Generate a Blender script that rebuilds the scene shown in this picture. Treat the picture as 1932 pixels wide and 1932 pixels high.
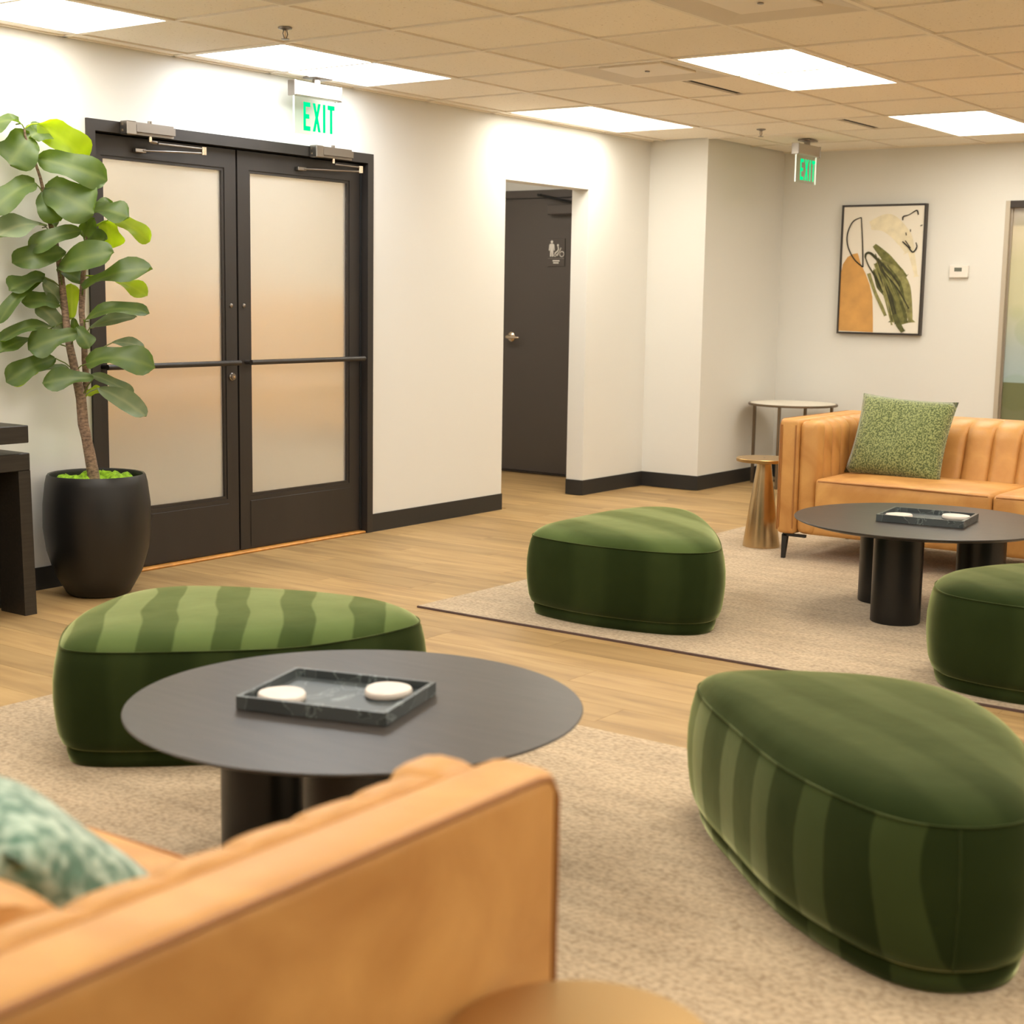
import bpy, bmesh, math, random
from mathutils import Vector, Matrix
random.seed(7)
scene = bpy.context.scene
for o in list(bpy.data.objects):
    bpy.data.objects.remove(o, do_unlink=True)
COL = scene.collection

# ------------------------------------------------------------------ camera
F_PX = 2823.3
YAW, PITCH, ROLL = 0.6307, -0.1428, 0.0160
CAM = Vector((-4.2011, -5.4905, 1.3094))
fwd = Vector((math.cos(YAW)*math.cos(PITCH), math.sin(YAW)*math.cos(PITCH), math.sin(PITCH)))
rgt0 = Vector((math.sin(YAW), -math.cos(YAW), 0))
up0 = rgt0.cross(fwd)
rgt = math.cos(ROLL)*rgt0 + math.sin(ROLL)*up0
upv = -math.sin(ROLL)*rgt0 + math.cos(ROLL)*up0
cd = bpy.data.cameras.new('camera')
cd.sensor_fit = 'HORIZONTAL'; cd.sensor_width = 36.0
cd.lens = 36.0*F_PX/1932.0
cd.clip_start = 0.05; cd.clip_end = 60
cd.dof.use_dof = True; cd.dof.focus_distance = 6.6; cd.dof.aperture_fstop = 4.0
cam = bpy.data.objects.new('camera', cd); COL.objects.link(cam)
m3 = Matrix((rgt, upv, -fwd)).transposed()
cam.matrix_world = Matrix.Translation(CAM) @ m3.to_4x4()
scene.camera = cam

# ------------------------------------------------------------------ world, exposure
world = bpy.data.worlds.new('world'); scene.world = world
world.use_nodes = True
bg = world.node_tree.nodes['Background']
bg.inputs[0].default_value = (1.0, 0.93, 0.82, 1); bg.inputs[1].default_value = 0.15
scene.view_settings.view_transform = 'Standard'
scene.view_settings.look = 'None'
scene.view_settings.gamma = 1.0
scene.view_settings.use_curve_mapping = False
scene.view_settings.exposure = 0.45
PANEL_W = 9.0                      # emission of the ceiling panels
WARM = (1.0, 0.95, 0.83); COOL = (0.93, 0.97, 1.0); MILD = (1.0, 0.96, 0.88)

# ------------------------------------------------------------------ helpers
def link(o, parent=None):
    COL.objects.link(o)
    if parent is not None:
        o.parent = parent
    return o

def tag(o, label, cat, group=None):
    o['label'] = label; o['category'] = cat
    if group: o['group'] = group
    return o

def struct(o, label=None, cat=None):
    o['kind'] = 'structure'
    if label: o['label'] = label
    if cat: o['category'] = cat
    return o

def empty(name, loc=(0, 0, 0), rz=0, parent=None):
    o = bpy.data.objects.new(name, None); o.location = loc; o.rotation_euler = (0, 0, rz)
    o.empty_display_size = 0.1
    return link(o, parent)

def mk(name, verts, faces, mat, parent=None, smooth=False, loc=None):
    me = bpy.data.meshes.new(name)
    me.from_pydata([tuple(v) for v in verts], [], faces)
    me.update()
    if smooth: me.polygons.foreach_set('use_smooth', [True]*len(me.polygons))
    if mat: me.materials.append(mat)
    o = bpy.data.objects.new(name, me)
    if loc: o.location = loc
    return link(o, parent)

def from_bm(name, bm, mat, parent=None, smooth=False, loc=None):
    me = bpy.data.meshes.new(name); bm.normal_update(); bm.to_mesh(me); bm.free()
    if smooth: me.polygons.foreach_set('use_smooth', [True]*len(me.polygons))
    if mat: me.materials.append(mat)
    o = bpy.data.objects.new(name, me)
    if loc: o.location = loc
    return link(o, parent)

def bm_box(bm, x0, x1, y0, y1, z0, z1):
    vs = [bm.verts.new(p) for p in ((x0,y0,z0),(x1,y0,z0),(x1,y1,z0),(x0,y1,z0),(x0,y0,z1),(x1,y0,z1),(x1,y1,z1),(x0,y1,z1))]
    for f in ((0,3,2,1),(4,5,6,7),(0,1,5,4),(1,2,6,5),(2,3,7,6),(3,0,4,7)):
        bm.faces.new([vs[i] for i in f])
    return vs

def box(name, x0, x1, y0, y1, z0, z1, mat, parent=None, bevel=0.0, seg=2, smooth=None):
    bm = bmesh.new(); bm_box(bm, x0, x1, y0, y1, z0, z1)
    if bevel > 0:
        bmesh.ops.bevel(bm, geom=bm.edges[:], offset=bevel, segments=seg, profile=0.5, affect='EDGES')
    return from_bm(name, bm, mat, parent, smooth=(bevel > 0 and seg > 2) if smooth is None else smooth)

def boxes(name, lst, mat, parent=None):
    bm = bmesh.new()
    for b in lst: bm_box(bm, *b)
    return from_bm(name, bm, mat, parent)

def lathe_data(profile, n=48, cx=0, cy=0):
    vs, fs = [], []
    for r, z in profile:
        for k in range(n):
            a = 2*math.pi*k/n; vs.append((cx + r*math.cos(a), cy + r*math.sin(a), z))
    for i in range(len(profile)-1):
        for k in range(n):
            a, b = i*n + k, i*n + (k+1) % n
            fs.append((a, b, b+n, a+n))
    if profile[0][0] > 1e-6: fs.append(tuple(reversed(range(n))))
    if profile[-1][0] > 1e-6: fs.append(tuple(range((len(profile)-1)*n, len(profile)*n)))
    return vs, fs

def autosmooth(o, ang=40):
    me = o.data
    me.polygons.foreach_set('use_smooth', [True]*len(me.polygons))
    try:
        me.set_sharp_from_angle(angle=math.radians(ang))
    except Exception:
        pass
    return o

def lathe(name, profile, mat, parent=None, n=48, cx=0, cy=0, ang=35):
    vs, fs = lathe_data(profile, n, cx, cy)
    return autosmooth(mk(name, vs, fs, mat, parent), ang)

def tube_data(path, rad, n=8):
    path = [Vector(p) for p in path]
    rads = rad if isinstance(rad, (list, tuple)) else [rad]*len(path)
    vs, fs = [], []
    prev = None
    for i, p in enumerate(path):
        t = (path[min(i+1, len(path)-1)] - path[max(i-1, 0)]).normalized()
        if prev is None:
            a = Vector((0, 0, 1)) if abs(t.z) < 0.9 else Vector((1, 0, 0))
            u = t.cross(a).normalized()
        else:
            u = (prev - t*prev.dot(t)).normalized()
        prev = u; v = t.cross(u)
        for k in range(n):
            an = 2*math.pi*k/n
            vs.append(p + (u*math.cos(an) + v*math.sin(an))*rads[i])
    for i in range(len(path)-1):
        for k in range(n):
            a, b = i*n + k, i*n + (k+1) % n
            fs.append((a, b, b+n, a+n))
    fs.append(tuple(reversed(range(n)))); fs.append(tuple(range((len(path)-1)*n, len(path)*n)))
    return vs, fs

def tube(name, path, rad, mat, parent=None, n=8):
    vs, fs = tube_data(path, rad, n)
    return autosmooth(mk(name, vs, fs, mat, parent), 50)

def loop_tube(name, path, rad, mat, parent=None, n=6):
    path = [Vector(p) for p in path]; N = len(path); vs, fs = [], []
    for i, p in enumerate(path):
        t = (path[(i+1) % N] - path[i-1]).normalized()
        u = t.cross(Vector((0, 0, 1)))
        u = u.normalized() if u.length > 1e-4 else Vector((1, 0, 0)); v = t.cross(u)
        for k in range(n):
            an = 2*math.pi*k/n; vs.append(p + (u*math.cos(an) + v*math.sin(an))*rad)
    for i in range(N):
        j = (i+1) % N
        for k in range(n):
            l = (k+1) % n
            fs.append((i*n+k, i*n+l, j*n+l, j*n+k))
    return mk(name, vs, fs, mat, parent, smooth=True)

def at(px, py, depth):
    """photo pixel + distance along the view axis -> point in the room"""
    return CAM + (fwd + rgt*((px-966)/F_PX) - upv*((py-966)/F_PX))*depth

# ------------------------------------------------------------------ materials
def newmat(name):
    m = bpy.data.materials.new(name); m.use_nodes = True
    nt = m.node_tree; b = nt.nodes['Principled BSDF']
    return m, nt, b

def pm(name, col, rough=0.5, metal=0.0, spec=0.5, noise=0.0, nscale=8.0, bump=0.0, bscale=200.0, stretch=(1,1,1), sheen=0.0, coat=0.0):
    m, nt, b = newmat(name)
    b.inputs['Base Color'].default_value = (*col, 1); b.inputs['Roughness'].default_value = rough
    b.inputs['Metallic'].default_value = metal; b.inputs['Specular IOR Level'].default_value = spec
    b.inputs['Sheen Weight'].default_value = sheen; b.inputs['Coat Weight'].default_value = coat
    if noise or bump:
        tc = nt.nodes.new('ShaderNodeTexCoord'); mp = nt.nodes.new('ShaderNodeMapping')
        mp.inputs['Scale'].default_value = stretch
        nt.links.new(tc.outputs['Object'], mp.inputs['Vector'])
    if noise:
        n = nt.nodes.new('ShaderNodeTexNoise'); n.inputs['Scale'].default_value = nscale; n.inputs['Detail'].default_value = 5
        nt.links.new(mp.outputs[0], n.inputs['Vector'])
        r = nt.nodes.new('ShaderNodeValToRGB')
        lo = tuple(max(0, c*(1-noise)) for c in col); hi = tuple(min(1, c*(1+noise)) for c in col)
        r.color_ramp.elements[0].position = .3; r.color_ramp.elements[1].position = .7
        r.color_ramp.elements[0].color = (*lo, 1); r.color_ramp.elements[1].color = (*hi, 1)
        nt.links.new(n.outputs['Fac'], r.inputs['Fac']); nt.links.new(r.outputs[0], b.inputs['Base Color'])
    if bump:
        n2 = nt.nodes.new('ShaderNodeTexNoise'); n2.inputs['Scale'].default_value = bscale; n2.inputs['Detail'].default_value = 3
        nt.links.new(mp.outputs[0], n2.inputs['Vector'])
        bp = nt.nodes.new('ShaderNodeBump'); bp.inputs['Strength'].default_value = bump; bp.inputs['Distance'].default_value = 0.002
        nt.links.new(n2.outputs['Fac'], bp.inputs['Height']); nt.links.new(bp.outputs[0], b.inputs['Normal'])
    return m

def emis(name, col, s):
    m, nt, b = newmat(name)
    b.inputs['Base Color'].default_value = (0.8, 0.8, 0.8, 1)
    b.inputs['Emission Color'].default_value = (*col, 1); b.inputs['Emission Strength'].default_value = s
    return m

M = {}
M['wall'] = pm('wall_paint', (0.745, 0.735, 0.695), 0.75, spec=0.25, bump=0.08, bscale=120)
M['base'] = pm('rubber_base', (0.020, 0.019, 0.018), 0.5)
M['tbar'] = pm('grid_bar', (0.90, 0.84, 0.73), 0.6)
M['plenum'] = pm('plenum', (0.10, 0.09, 0.08), 0.9)
M['diff_metal'] = pm('diffuser_metal', (0.72, 0.66, 0.57), 0.5, spec=0.4)
M['diff_plaque'] = pm('diffuser_plaque', (0.84, 0.77, 0.66), 0.5)
M['bronze'] = pm('door_bronze', (0.026, 0.021, 0.018), 0.45, spec=0.5, noise=0.15, nscale=6, stretch=(1, 1, .2))
M['black'] = pm('gap_black', (0.005, 0.005, 0.005), 0.8)
M['alu'] = pm('brushed_aluminium', (0.55, 0.50, 0.44), 0.38, metal=1.0)
M['closer'] = pm('closer_metal', (0.27, 0.24, 0.21), 0.42, metal=1.0)
M['steel'] = pm('dark_steel', (0.30, 0.27, 0.24), 0.32, metal=1.0)
M['chrome'] = pm('nickel', (0.75, 0.62, 0.47), 0.22, metal=1.0)
M['door'] = pm('door_paint', (0.094, 0.079, 0.070), 0.5, spec=0.4)
M['gap_light'] = pm('orange_gap_light', (0.62, 0.28, 0.06), 0.45, noise=.2, nscale=20)  # orange put in for the light showing under the double door
M['pot'] = pm('pot_black', (0.009, 0.0085, 0.0085), 0.40, noise=.2, nscale=5)
M['bark'] = pm('bark', (0.20, 0.13, 0.085), 0.85, noise=.55, nscale=60, bump=.6, bscale=90, stretch=(1, 1, 2.2))
M['barkpatch'] = pm('bark_scar', (0.50, 0.40, 0.26), 0.85)
M['espresso'] = pm('espresso_wood', (0.022, 0.018, 0.014), 0.42, noise=.35, nscale=14, stretch=(.4, 6, 6))
M['tabletop'] = pm('black_oak_top', (0.036, 0.030, 0.026), 0.36, noise=.25, nscale=10, stretch=(5, .5, 5), bump=.1, bscale=60)
M['tableleg'] = pm('black_leg', (0.0045, 0.004, 0.004), 0.36)
M['brass'] = pm('brushed_brass', (0.60, 0.45, 0.26), 0.24, metal=1.0, noise=.12, nscale=40, stretch=(1, 1, .05))
M['brasstop'] = pm('brass_top', (0.50, 0.33, 0.14), 0.33, metal=1.0)
M['bronze_table'] = pm('aged_bronze', (0.20, 0.15, 0.10), 0.4, metal=0.8)
M['legblack'] = pm('leg_black', (0.012, 0.012, 0.012), 0.4)
M['coaster'] = pm('white_agate', (0.70, 0.63, 0.57), 0.4, noise=.06, nscale=12)
M['white'] = pm('white_plastic', (0.80, 0.76, 0.70), 0.4)
M['screen'] = pm('lcd', (0.13, 0.14, 0.11), 0.3)
M['frame'] = pm('frame_brown', (0.030, 0.020, 0.014), 0.4)
M['canvas'] = pm('canvas', (0.83, 0.78, 0.68), 0.7, bump=.15, bscale=400)
M['ochre'] = pm('ochre_paint', (0.62, 0.33, 0.095), 0.7, noise=.12, nscale=9)
M['ink'] = pm('ink_paint', (0.022, 0.019, 0.012), 0.7)
M['cream'] = pm('cream_paint', (0.80, 0.72, 0.52), 0.7, noise=.08, nscale=20)
for i, c in enumerate(((0.17, 0.17, 0.05), (0.10, 0.105, 0.03), (0.045, 0.045, 0.016), (0.26, 0.25, 0.09))):
    M['olive%d' % i] = pm('olive_paint_%d' % i, c, 0.7, noise=.35, nscale=25)
M['bind'] = pm('rug_binding', (0.10, 0.06, 0.05), 0.8)
M['gridgap'] = pm('slot_dark', (0.02, 0.015, 0.01), 0.8)
M['hall'] = pm('hall_paint', (0.80, 0.74, 0.64), 0.8)
M['hallglow'] = pm('hall_glow', (0.88, 0.54, 0.22), 0.5, noise=.2, nscale=6)  # orange colour put in for the warm glow through the frosted glass
M['hallfloor'] = pm('hall_carpet', (0.24, 0.22, 0.18), 0.9)
M['alum_frame'] = pm('partition_frame', (0.50, 0.44, 0.35), 0.45, metal=0.3)
M['green_lit'] = emis('exit_green', (0.0, 0.80, 0.26), 0.85)
M['green_lit'].node_tree.nodes['Principled BSDF'].inputs['Base Color'].default_value = (0.0, 0.05, 0.015, 1)
M['green_lit'].node_tree.nodes['Principled BSDF'].inputs['Specular IOR Level'].default_value = 0.0
M['edge_lit'] = emis('acrylic_edge', (0.85, 1.0, 0.80), 0.55)

def mat_panel(name, col):
    return emis('light_' + name, col, PANEL_W)
M['pan_warm'] = mat_panel('warm', WARM); M['pan_cool'] = mat_panel('cool', COOL); M['pan_mild'] = mat_panel('mild', MILD)

def mat_tile():
    m, nt, b = newmat('ceiling_tile')
    tc = nt.nodes.new('ShaderNodeTexCoord'); oi = nt.nodes.new('ShaderNodeObjectInfo')
    ad = nt.nodes.new('ShaderNodeVectorMath'); ad.operation = 'ADD'
    nt.links.new(tc.outputs['Object'], ad.inputs[0]); nt.links.new(oi.outputs['Location'], ad.inputs[1])
    n = nt.nodes.new('ShaderNodeTexNoise'); n.inputs['Scale'].default_value = 75; n.inputs['Detail'].default_value = 2
    nt.links.new(ad.outputs[0], n.inputs['Vector'])
    r = nt.nodes.new('ShaderNodeValToRGB')
    r.color_ramp.elements[0].position = .27; r.color_ramp.elements[1].position = .36
    r.color_ramp.elements[0].color = (0.68, 0.60, 0.49, 1); r.color_ramp.elements[1].color = (0.95, 0.885, 0.775, 1)
    nt.links.new(n.outputs['Fac'], r.inputs[0])
    mx = nt.nodes.new('ShaderNodeMix'); mx.data_type = 'RGBA'; mx.blend_type = 'MULTIPLY'
    mr = nt.nodes.new('ShaderNodeMapRange'); mr.inputs[3].default_value = .94; mr.inputs[4].default_value = 1.03
    nt.links.new(oi.outputs['Random'], mr.inputs[0])
    cb = nt.nodes.new('ShaderNodeCombineColor')
    for i in range(3): nt.links.new(mr.outputs[0], cb.inputs[i])
    mx.inputs[0].default_value = 1
    nt.links.new(r.outputs[0], mx.inputs[6]); nt.links.new(cb.outputs[0], mx.inputs[7])
    nt.links.new(mx.outputs[2], b.inputs['Base Color'])
    b.inputs['Roughness'].default_value = .9; b.inputs['Specular IOR Level'].default_value = .1
    bp = nt.nodes.new('ShaderNodeBump'); bp.inputs['Strength'].default_value = .5; bp.inputs['Distance'].default_value = .003
    nt.links.new(r.outputs[0], bp.inputs['Height']); nt.links.new(bp.outputs[0], b.inputs['Normal'])
    return m
M['tile'] = mat_tile()

def mat_wood(name='oak_plank', per_object=True):
    m, nt, b = newmat(name)
    tc = nt.nodes.new('ShaderNodeTexCoord'); oi = nt.nodes.new('ShaderNodeObjectInfo')
    mp = nt.nodes.new('ShaderNodeMapping'); mp.inputs['Scale'].default_value = (9, 1.1, 9)
    off = nt.nodes.new('ShaderNodeVectorMath'); off.operation = 'ADD'
    sc = nt.nodes.new('ShaderNodeVectorMath'); sc.operation = 'SCALE'; sc.inputs['Scale'].default_value = 40.0
    cb0 = nt.nodes.new('ShaderNodeCombineXYZ')
    nt.links.new(oi.outputs['Random'], cb0.inputs[0]); nt.links.new(oi.outputs['Random'], cb0.inputs[1])
    nt.links.new(cb0.outputs[0], sc.inputs[0])
    nt.links.new(tc.outputs['Object'], off.inputs[0]); nt.links.new(sc.outputs[0], off.inputs[1])
    nt.links.new(off.outputs[0], mp.inputs['Vector'])
    n = nt.nodes.new('ShaderNodeTexNoise'); n.inputs['Scale'].default_value = 1.6; n.inputs['Detail'].default_value = 6; n.inputs['Distortion'].default_value = .6
    nt.links.new(mp.outputs[0], n.inputs['Vector'])
    r = nt.nodes.new('ShaderNodeValToRGB')
    e = r.color_ramp.elements
    e[0].position = .28; e[0].color = (0.30, 0.187, 0.080, 1)
    e[1].position = .72; e[1].color = (0.49, 0.330, 0.148, 1)
    x = e.new(.5); x.color = (0.41, 0.265, 0.112, 1)
    nt.links.new(n.outputs['Fac'], r.inputs[0])
    mr = nt.nodes.new('ShaderNodeMapRange'); mr.inputs[3].default_value = .86; mr.inputs[4].default_value = 1.12
    nt.links.new(oi.outputs['Random'], mr.inputs[0])
    cb = nt.nodes.new('ShaderNodeCombineColor')
    for i in range(3): nt.links.new(mr.outputs[0], cb.inputs[i])
    mx = nt.nodes.new('ShaderNodeMix'); mx.data_type = 'RGBA'; mx.blend_type = 'MULTIPLY'; mx.inputs[0].default_value = 1
    nt.links.new(r.outputs[0], mx.inputs[6]); nt.links.new(cb.outputs[0], mx.inputs[7])
    nt.links.new(mx.outputs[2], b.inputs['Base Color'])
    b.inputs['Roughness'].default_value = .48; b.inputs['Specular IOR Level'].default_value = .4
    return m
M['wood'] = mat_wood()

def mat_rug():
    m, nt, b = newmat('rug_weave')
    tc = nt.nodes.new('ShaderNodeTexCoord')
    n = nt.nodes.new('ShaderNodeTexNoise'); n.inputs['Scale'].default_value = 95; n.inputs['Detail'].default_value = 3
    mp = nt.nodes.new('ShaderNodeMapping'); mp.inputs['Scale'].default_value = (1.0, .7, 1)
    nt.links.new(tc.outputs['Object'], mp.inputs[0]); nt.links.new(mp.outputs[0], n.inputs['Vector'])
    n2 = nt.nodes.new('ShaderNodeTexNoise'); n2.inputs['Scale'].default_value = 7; n2.inputs['Detail'].default_value = 4
    mp2 = nt.nodes.new('ShaderNodeMapping'); mp2.inputs['Scale'].default_value = (2.2, .25, 1)
    nt.links.new(tc.outputs['Object'], mp2.inputs[0]); nt.links.new(mp2.outputs[0], n2.inputs['Vector'])
    r = nt.nodes.new('ShaderNodeValToRGB'); e = r.color_ramp.elements
    e[0].position = .3; e[0].color = (0.35, 0.26, 0.165, 1); e[1].position = .62; e[1].color = (0.56, 0.45, 0.31, 1)
    nt.links.new(n.outputs['Fac'], r.inputs[0])
    r2 = nt.nodes.new('ShaderNodeValToRGB'); e = r2.color_ramp.elements
    e[0].position = .3; e[0].color = (.87, .85, .83, 1); e[1].position = .65; e[1].color = (1.08, 1.06, 1.04, 1)
    nt.links.new(n2.outputs['Fac'], r2.inputs[0])
    mx = nt.nodes.new('ShaderNodeMix'); mx.data_type = 'RGBA'; mx.blend_type = 'MULTIPLY'; mx.inputs[0].default_value = 1
    nt.links.new(r.outputs[0], mx.inputs[6]); nt.links.new(r2.outputs[0], mx.inputs[7])
    nt.links.new(mx.outputs[2], b.inputs['Base Color'])
    b.inputs['Roughness'].default_value = .95; b.inputs['Specular IOR Level'].default_value = .1
    b.inputs['Sheen Weight'].default_value = .2
    bp = nt.nodes.new('ShaderNodeBump'); bp.inputs['Strength'].default_value = .8; bp.inputs['Distance'].default_value = .006
    nt.links.new(n.outputs['Fac'], bp.inputs['Height']); nt.links.new(bp.outputs[0], b.inputs['Normal'])
    return m
M['rug'] = mat_rug()

def mat_leather():
    m, nt, b = newmat('tan_leather')
    tc = nt.nodes.new('ShaderNodeTexCoord')
    n = nt.nodes.new('ShaderNodeTexNoise'); n.inputs['Scale'].default_value = 5; n.inputs['Detail'].default_value = 6; n.inputs['Distortion'].default_value = .8
    nt.links.new(tc.outputs['Object'], n.inputs['Vector'])
    r = nt.nodes.new('ShaderNodeValToRGB'); e = r.color_ramp.elements
    e[0].position = .3; e[0].color = (0.46, 0.210, 0.055, 1); e[1].position = .72; e[1].color = (0.66, 0.355, 0.110, 1)
    nt.links.new(n.outputs['Fac'], r.inputs[0]); nt.links.new(r.outputs[0], b.inputs['Base Color'])
    b.inputs['Roughness'].default_value = .46; b.inputs['Specular IOR Level'].default_value = .45
    n2 = nt.nodes.new('ShaderNodeTexVoronoi'); n2.inputs['Scale'].default_value = 220
    nt.links.new(tc.outputs['Object'], n2.inputs['Vector'])
    n3 = nt.nodes.new('ShaderNodeTexNoise'); n3.inputs['Scale'].default_value = 9; n3.inputs['Detail'].default_value = 3
    nt.links.new(tc.outputs['Object'], n3.inputs['Vector'])
    ma = nt.nodes.new('ShaderNodeMath'); ma.operation = 'MULTIPLY_ADD'; ma.inputs[1].default_value = .06
    nt.links.new(n2.outputs['Distance'], ma.inputs[0]); nt.links.new(n3.outputs['Fac'], ma.inputs[2])
    bp = nt.nodes.new('ShaderNodeBump'); bp.inputs['Strength'].default_value = .35; bp.inputs['Distance'].default_value = .01
    nt.links.new(ma.outputs[0], bp.inputs['Height']); nt.links.new(bp.outputs[0], b.inputs['Normal'])
    return m
M['leather'] = mat_leather()
M['welt'] = pm('leather_welt', (0.36, 0.150, 0.038), 0.5)

def mat_velvet(name, rot=0.0, scale=4.0, amt=0.5, lo=.45, hi=.55, lt=1.0, dist=2.2):
    """pile brushed in bands: two lays of the same velvet"""
    m, nt, b = newmat(name)
    tc = nt.nodes.new('ShaderNodeTexCoord'); mp = nt.nodes.new('ShaderNodeMapping')
    mp.inputs['Rotation'].default_value = (0, 0, rot)
    nt.links.new(tc.outputs['Object'], mp.inputs[0])
    w = nt.nodes.new('ShaderNodeTexWave'); w.wave_type = 'BANDS'; w.bands_direction = 'X'
    w.inputs['Scale'].default_value = scale; w.inputs['Distortion'].default_value = dist; w.inputs['Detail'].default_value = 2; w.inputs['Detail Scale'].default_value = 1.0
    nt.links.new(mp.outputs[0], w.inputs['Vector'])
    r = nt.nodes.new('ShaderNodeValToRGB'); e = r.color_ramp.elements
    e[0].position = lo; e[0].color = (0, 0, 0, 1); e[1].position = hi; e[1].color = (1, 1, 1, 1)
    nt.links.new(w.outputs['Fac'], r.inputs[0])
    n = nt.nodes.new('ShaderNodeTexNoise'); n.inputs['Scale'].default_value = 6; n.inputs['Detail'].default_value = 4
    nt.links.new(tc.outputs['Object'], n.inputs['Vector'])
    ma = nt.nodes.new('ShaderNodeMath'); ma.operation = 'MULTIPLY'; ma.inputs[1].default_value = amt
    nt.links.new(r.outputs[0], ma.inputs[0])
    ad = nt.nodes.new('ShaderNodeMath'); ad.operation = 'MULTIPLY_ADD'; ad.inputs[1].default_value = .5; ad.use_clamp = True
    nt.links.new(n.outputs['Fac'], ad.inputs[0]); nt.links.new(ma.outputs[0], ad.inputs[2])
    mx = nt.nodes.new('ShaderNodeMix'); mx.data_type = 'RGBA'
    mx.inputs[6].default_value = (0.012*lt, 0.020*lt, 0.005*lt, 1); mx.inputs[7].default_value = (0.040*lt, 0.058*lt, 0.018*lt, 1)
    nt.links.new(ad.outputs[0], mx.inputs[0]); nt.links.new(mx.outputs[2], b.inputs['Base Color'])
    ms = nt.nodes.new('ShaderNodeMix'); ms.data_type = 'RGBA'
    ms.inputs[6].default_value = (0.40, 0.46, 0.19, 1); ms.inputs[7].default_value = (0.90, 0.95, 0.50, 1)
    nt.links.new(ad.outputs[0], ms.inputs[0]); nt.links.new(ms.outputs[2], b.inputs['Sheen Tint'])
    b.inputs['Sheen Weight'].default_value = 1.0; b.inputs['Sheen Roughness'].default_value = .32
    b.inputs['Roughness'].default_value = .9; b.inputs['Specular IOR Level'].default_value = .05
    bp = nt.nodes.new('ShaderNodeBump'); bp.inputs['Strength'].default_value = .15; bp.inputs['Distance'].default_value = .01
    nt.links.new(n.outputs['Fac'], bp.inputs['Height']); nt.links.new(bp.outputs[0], b.inputs['Normal'])
    return m

def mat_leaf(name, c1, c2, tr, trw=.35, rough=.42):
    m, nt, b = newmat(name)
    tc = nt.nodes.new('ShaderNodeTexCoord')
    n = nt.nodes.new('ShaderNodeTexNoise'); n.inputs['Scale'].default_value = 9; n.inputs['Detail'].default_value = 3
    nt.links.new(tc.outputs['Object'], n.inputs['Vector'])
    at_ = nt.nodes.new('ShaderNodeAttribute'); at_.attribute_name = 'vein'
    mx = nt.nodes.new('ShaderNodeMix'); mx.data_type = 'RGBA'
    mx.inputs[6].default_value = (*c1, 1); mx.inputs[7].default_value = (*c2, 1)
    nt.links.new(n.outputs['Fac'], mx.inputs[0])
    mv = nt.nodes.new('ShaderNodeMix'); mv.data_type = 'RGBA'
    mv.inputs[7].default_value = (c2[0]*2.2+.05, c2[1]*1.8+.05, c2[2]*1.8+.02, 1)
    nt.links.new(at_.outputs['Fac'], mv.inputs[0]); nt.links.new(mx.outputs[2], mv.inputs[6])
    nt.links.new(mv.outputs[2], b.inputs['Base Color'])
    b.inputs['Roughness'].default_value = rough
    t = nt.nodes.new('ShaderNodeBsdfTranslucent'); t.inputs['Color'].default_value = (*tr, 1)
    s = nt.nodes.new('ShaderNodeMixShader'); s.inputs[0].default_value = trw
    nt.links.new(b.outputs[0], s.inputs[1]); nt.links.new(t.outputs[0], s.inputs[2])
    nt.links.new(s.outputs[0], nt.nodes['Material Output'].inputs['Surface'])
    return m
M['leaf'] = mat_leaf('leaf_green', (0.026, 0.058, 0.010), (0.078, 0.120, 0.022), (0.22, 0.38, 0.01), .24, .5)
M['leafy'] = mat_leaf('leaf_bright_backlit', (0.15, 0.23, 0.015), (0.26, 0.36, 0.02), (0.52, 0.72, 0.01), .55, .5)  # yellow-green base colour paints in backlight; also used for bright green and olive leaves
M['leafu'] = mat_leaf('leaf_underside', (0.12, 0.16, 0.085), (0.20, 0.25, 0.14), (0.20, 0.30, 0.05), .25, .6)
M['moss'] = pm('moss', (0.22, 0.40, 0.01), 0.95, noise=.5, nscale=60, bump=1.0, bscale=150)

def mat_boucle(name, c1, c2, sc):
    m, nt, b = newmat(name)
    tc = nt.nodes.new('ShaderNodeTexCoord')
    v = nt.nodes.new('ShaderNodeTexNoise'); v.inputs['Scale'].default_value = sc; v.inputs['Detail'].default_value = 2
    nt.links.new(tc.outputs['Object'], v.inputs['Vector'])
    r = nt.nodes.new('ShaderNodeValToRGB'); e = r.color_ramp.elements
    e[0].position = .40; e[0].color = (*c1, 1); e[1].position = .62; e[1].color = (*c2, 1)
    nt.links.new(v.outputs['Fac'], r.inputs[0]); nt.links.new(r.outputs[0], b.inputs['Base Color'])
    b.inputs['Roughness'].default_value = .95; b.inputs['Sheen Weight'].default_value = .4
    bp = nt.nodes.new('ShaderNodeBump'); bp.inputs['Strength'].default_value = .8; bp.inputs['Distance'].default_value = .006
    nt.links.new(v.outputs['Fac'], bp.inputs['Height']); nt.links.new(bp.outputs[0], b.inputs['Normal'])
    return m
M['pil_green'] = mat_boucle('green_boucle', (0.070, 0.100, 0.028), (0.30, 0.34, 0.13), 130)
M['pil_teal'] = mat_boucle('teal_boucle', (0.09, 0.20, 0.14), (0.42, 0.55, 0.44), 40)

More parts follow.
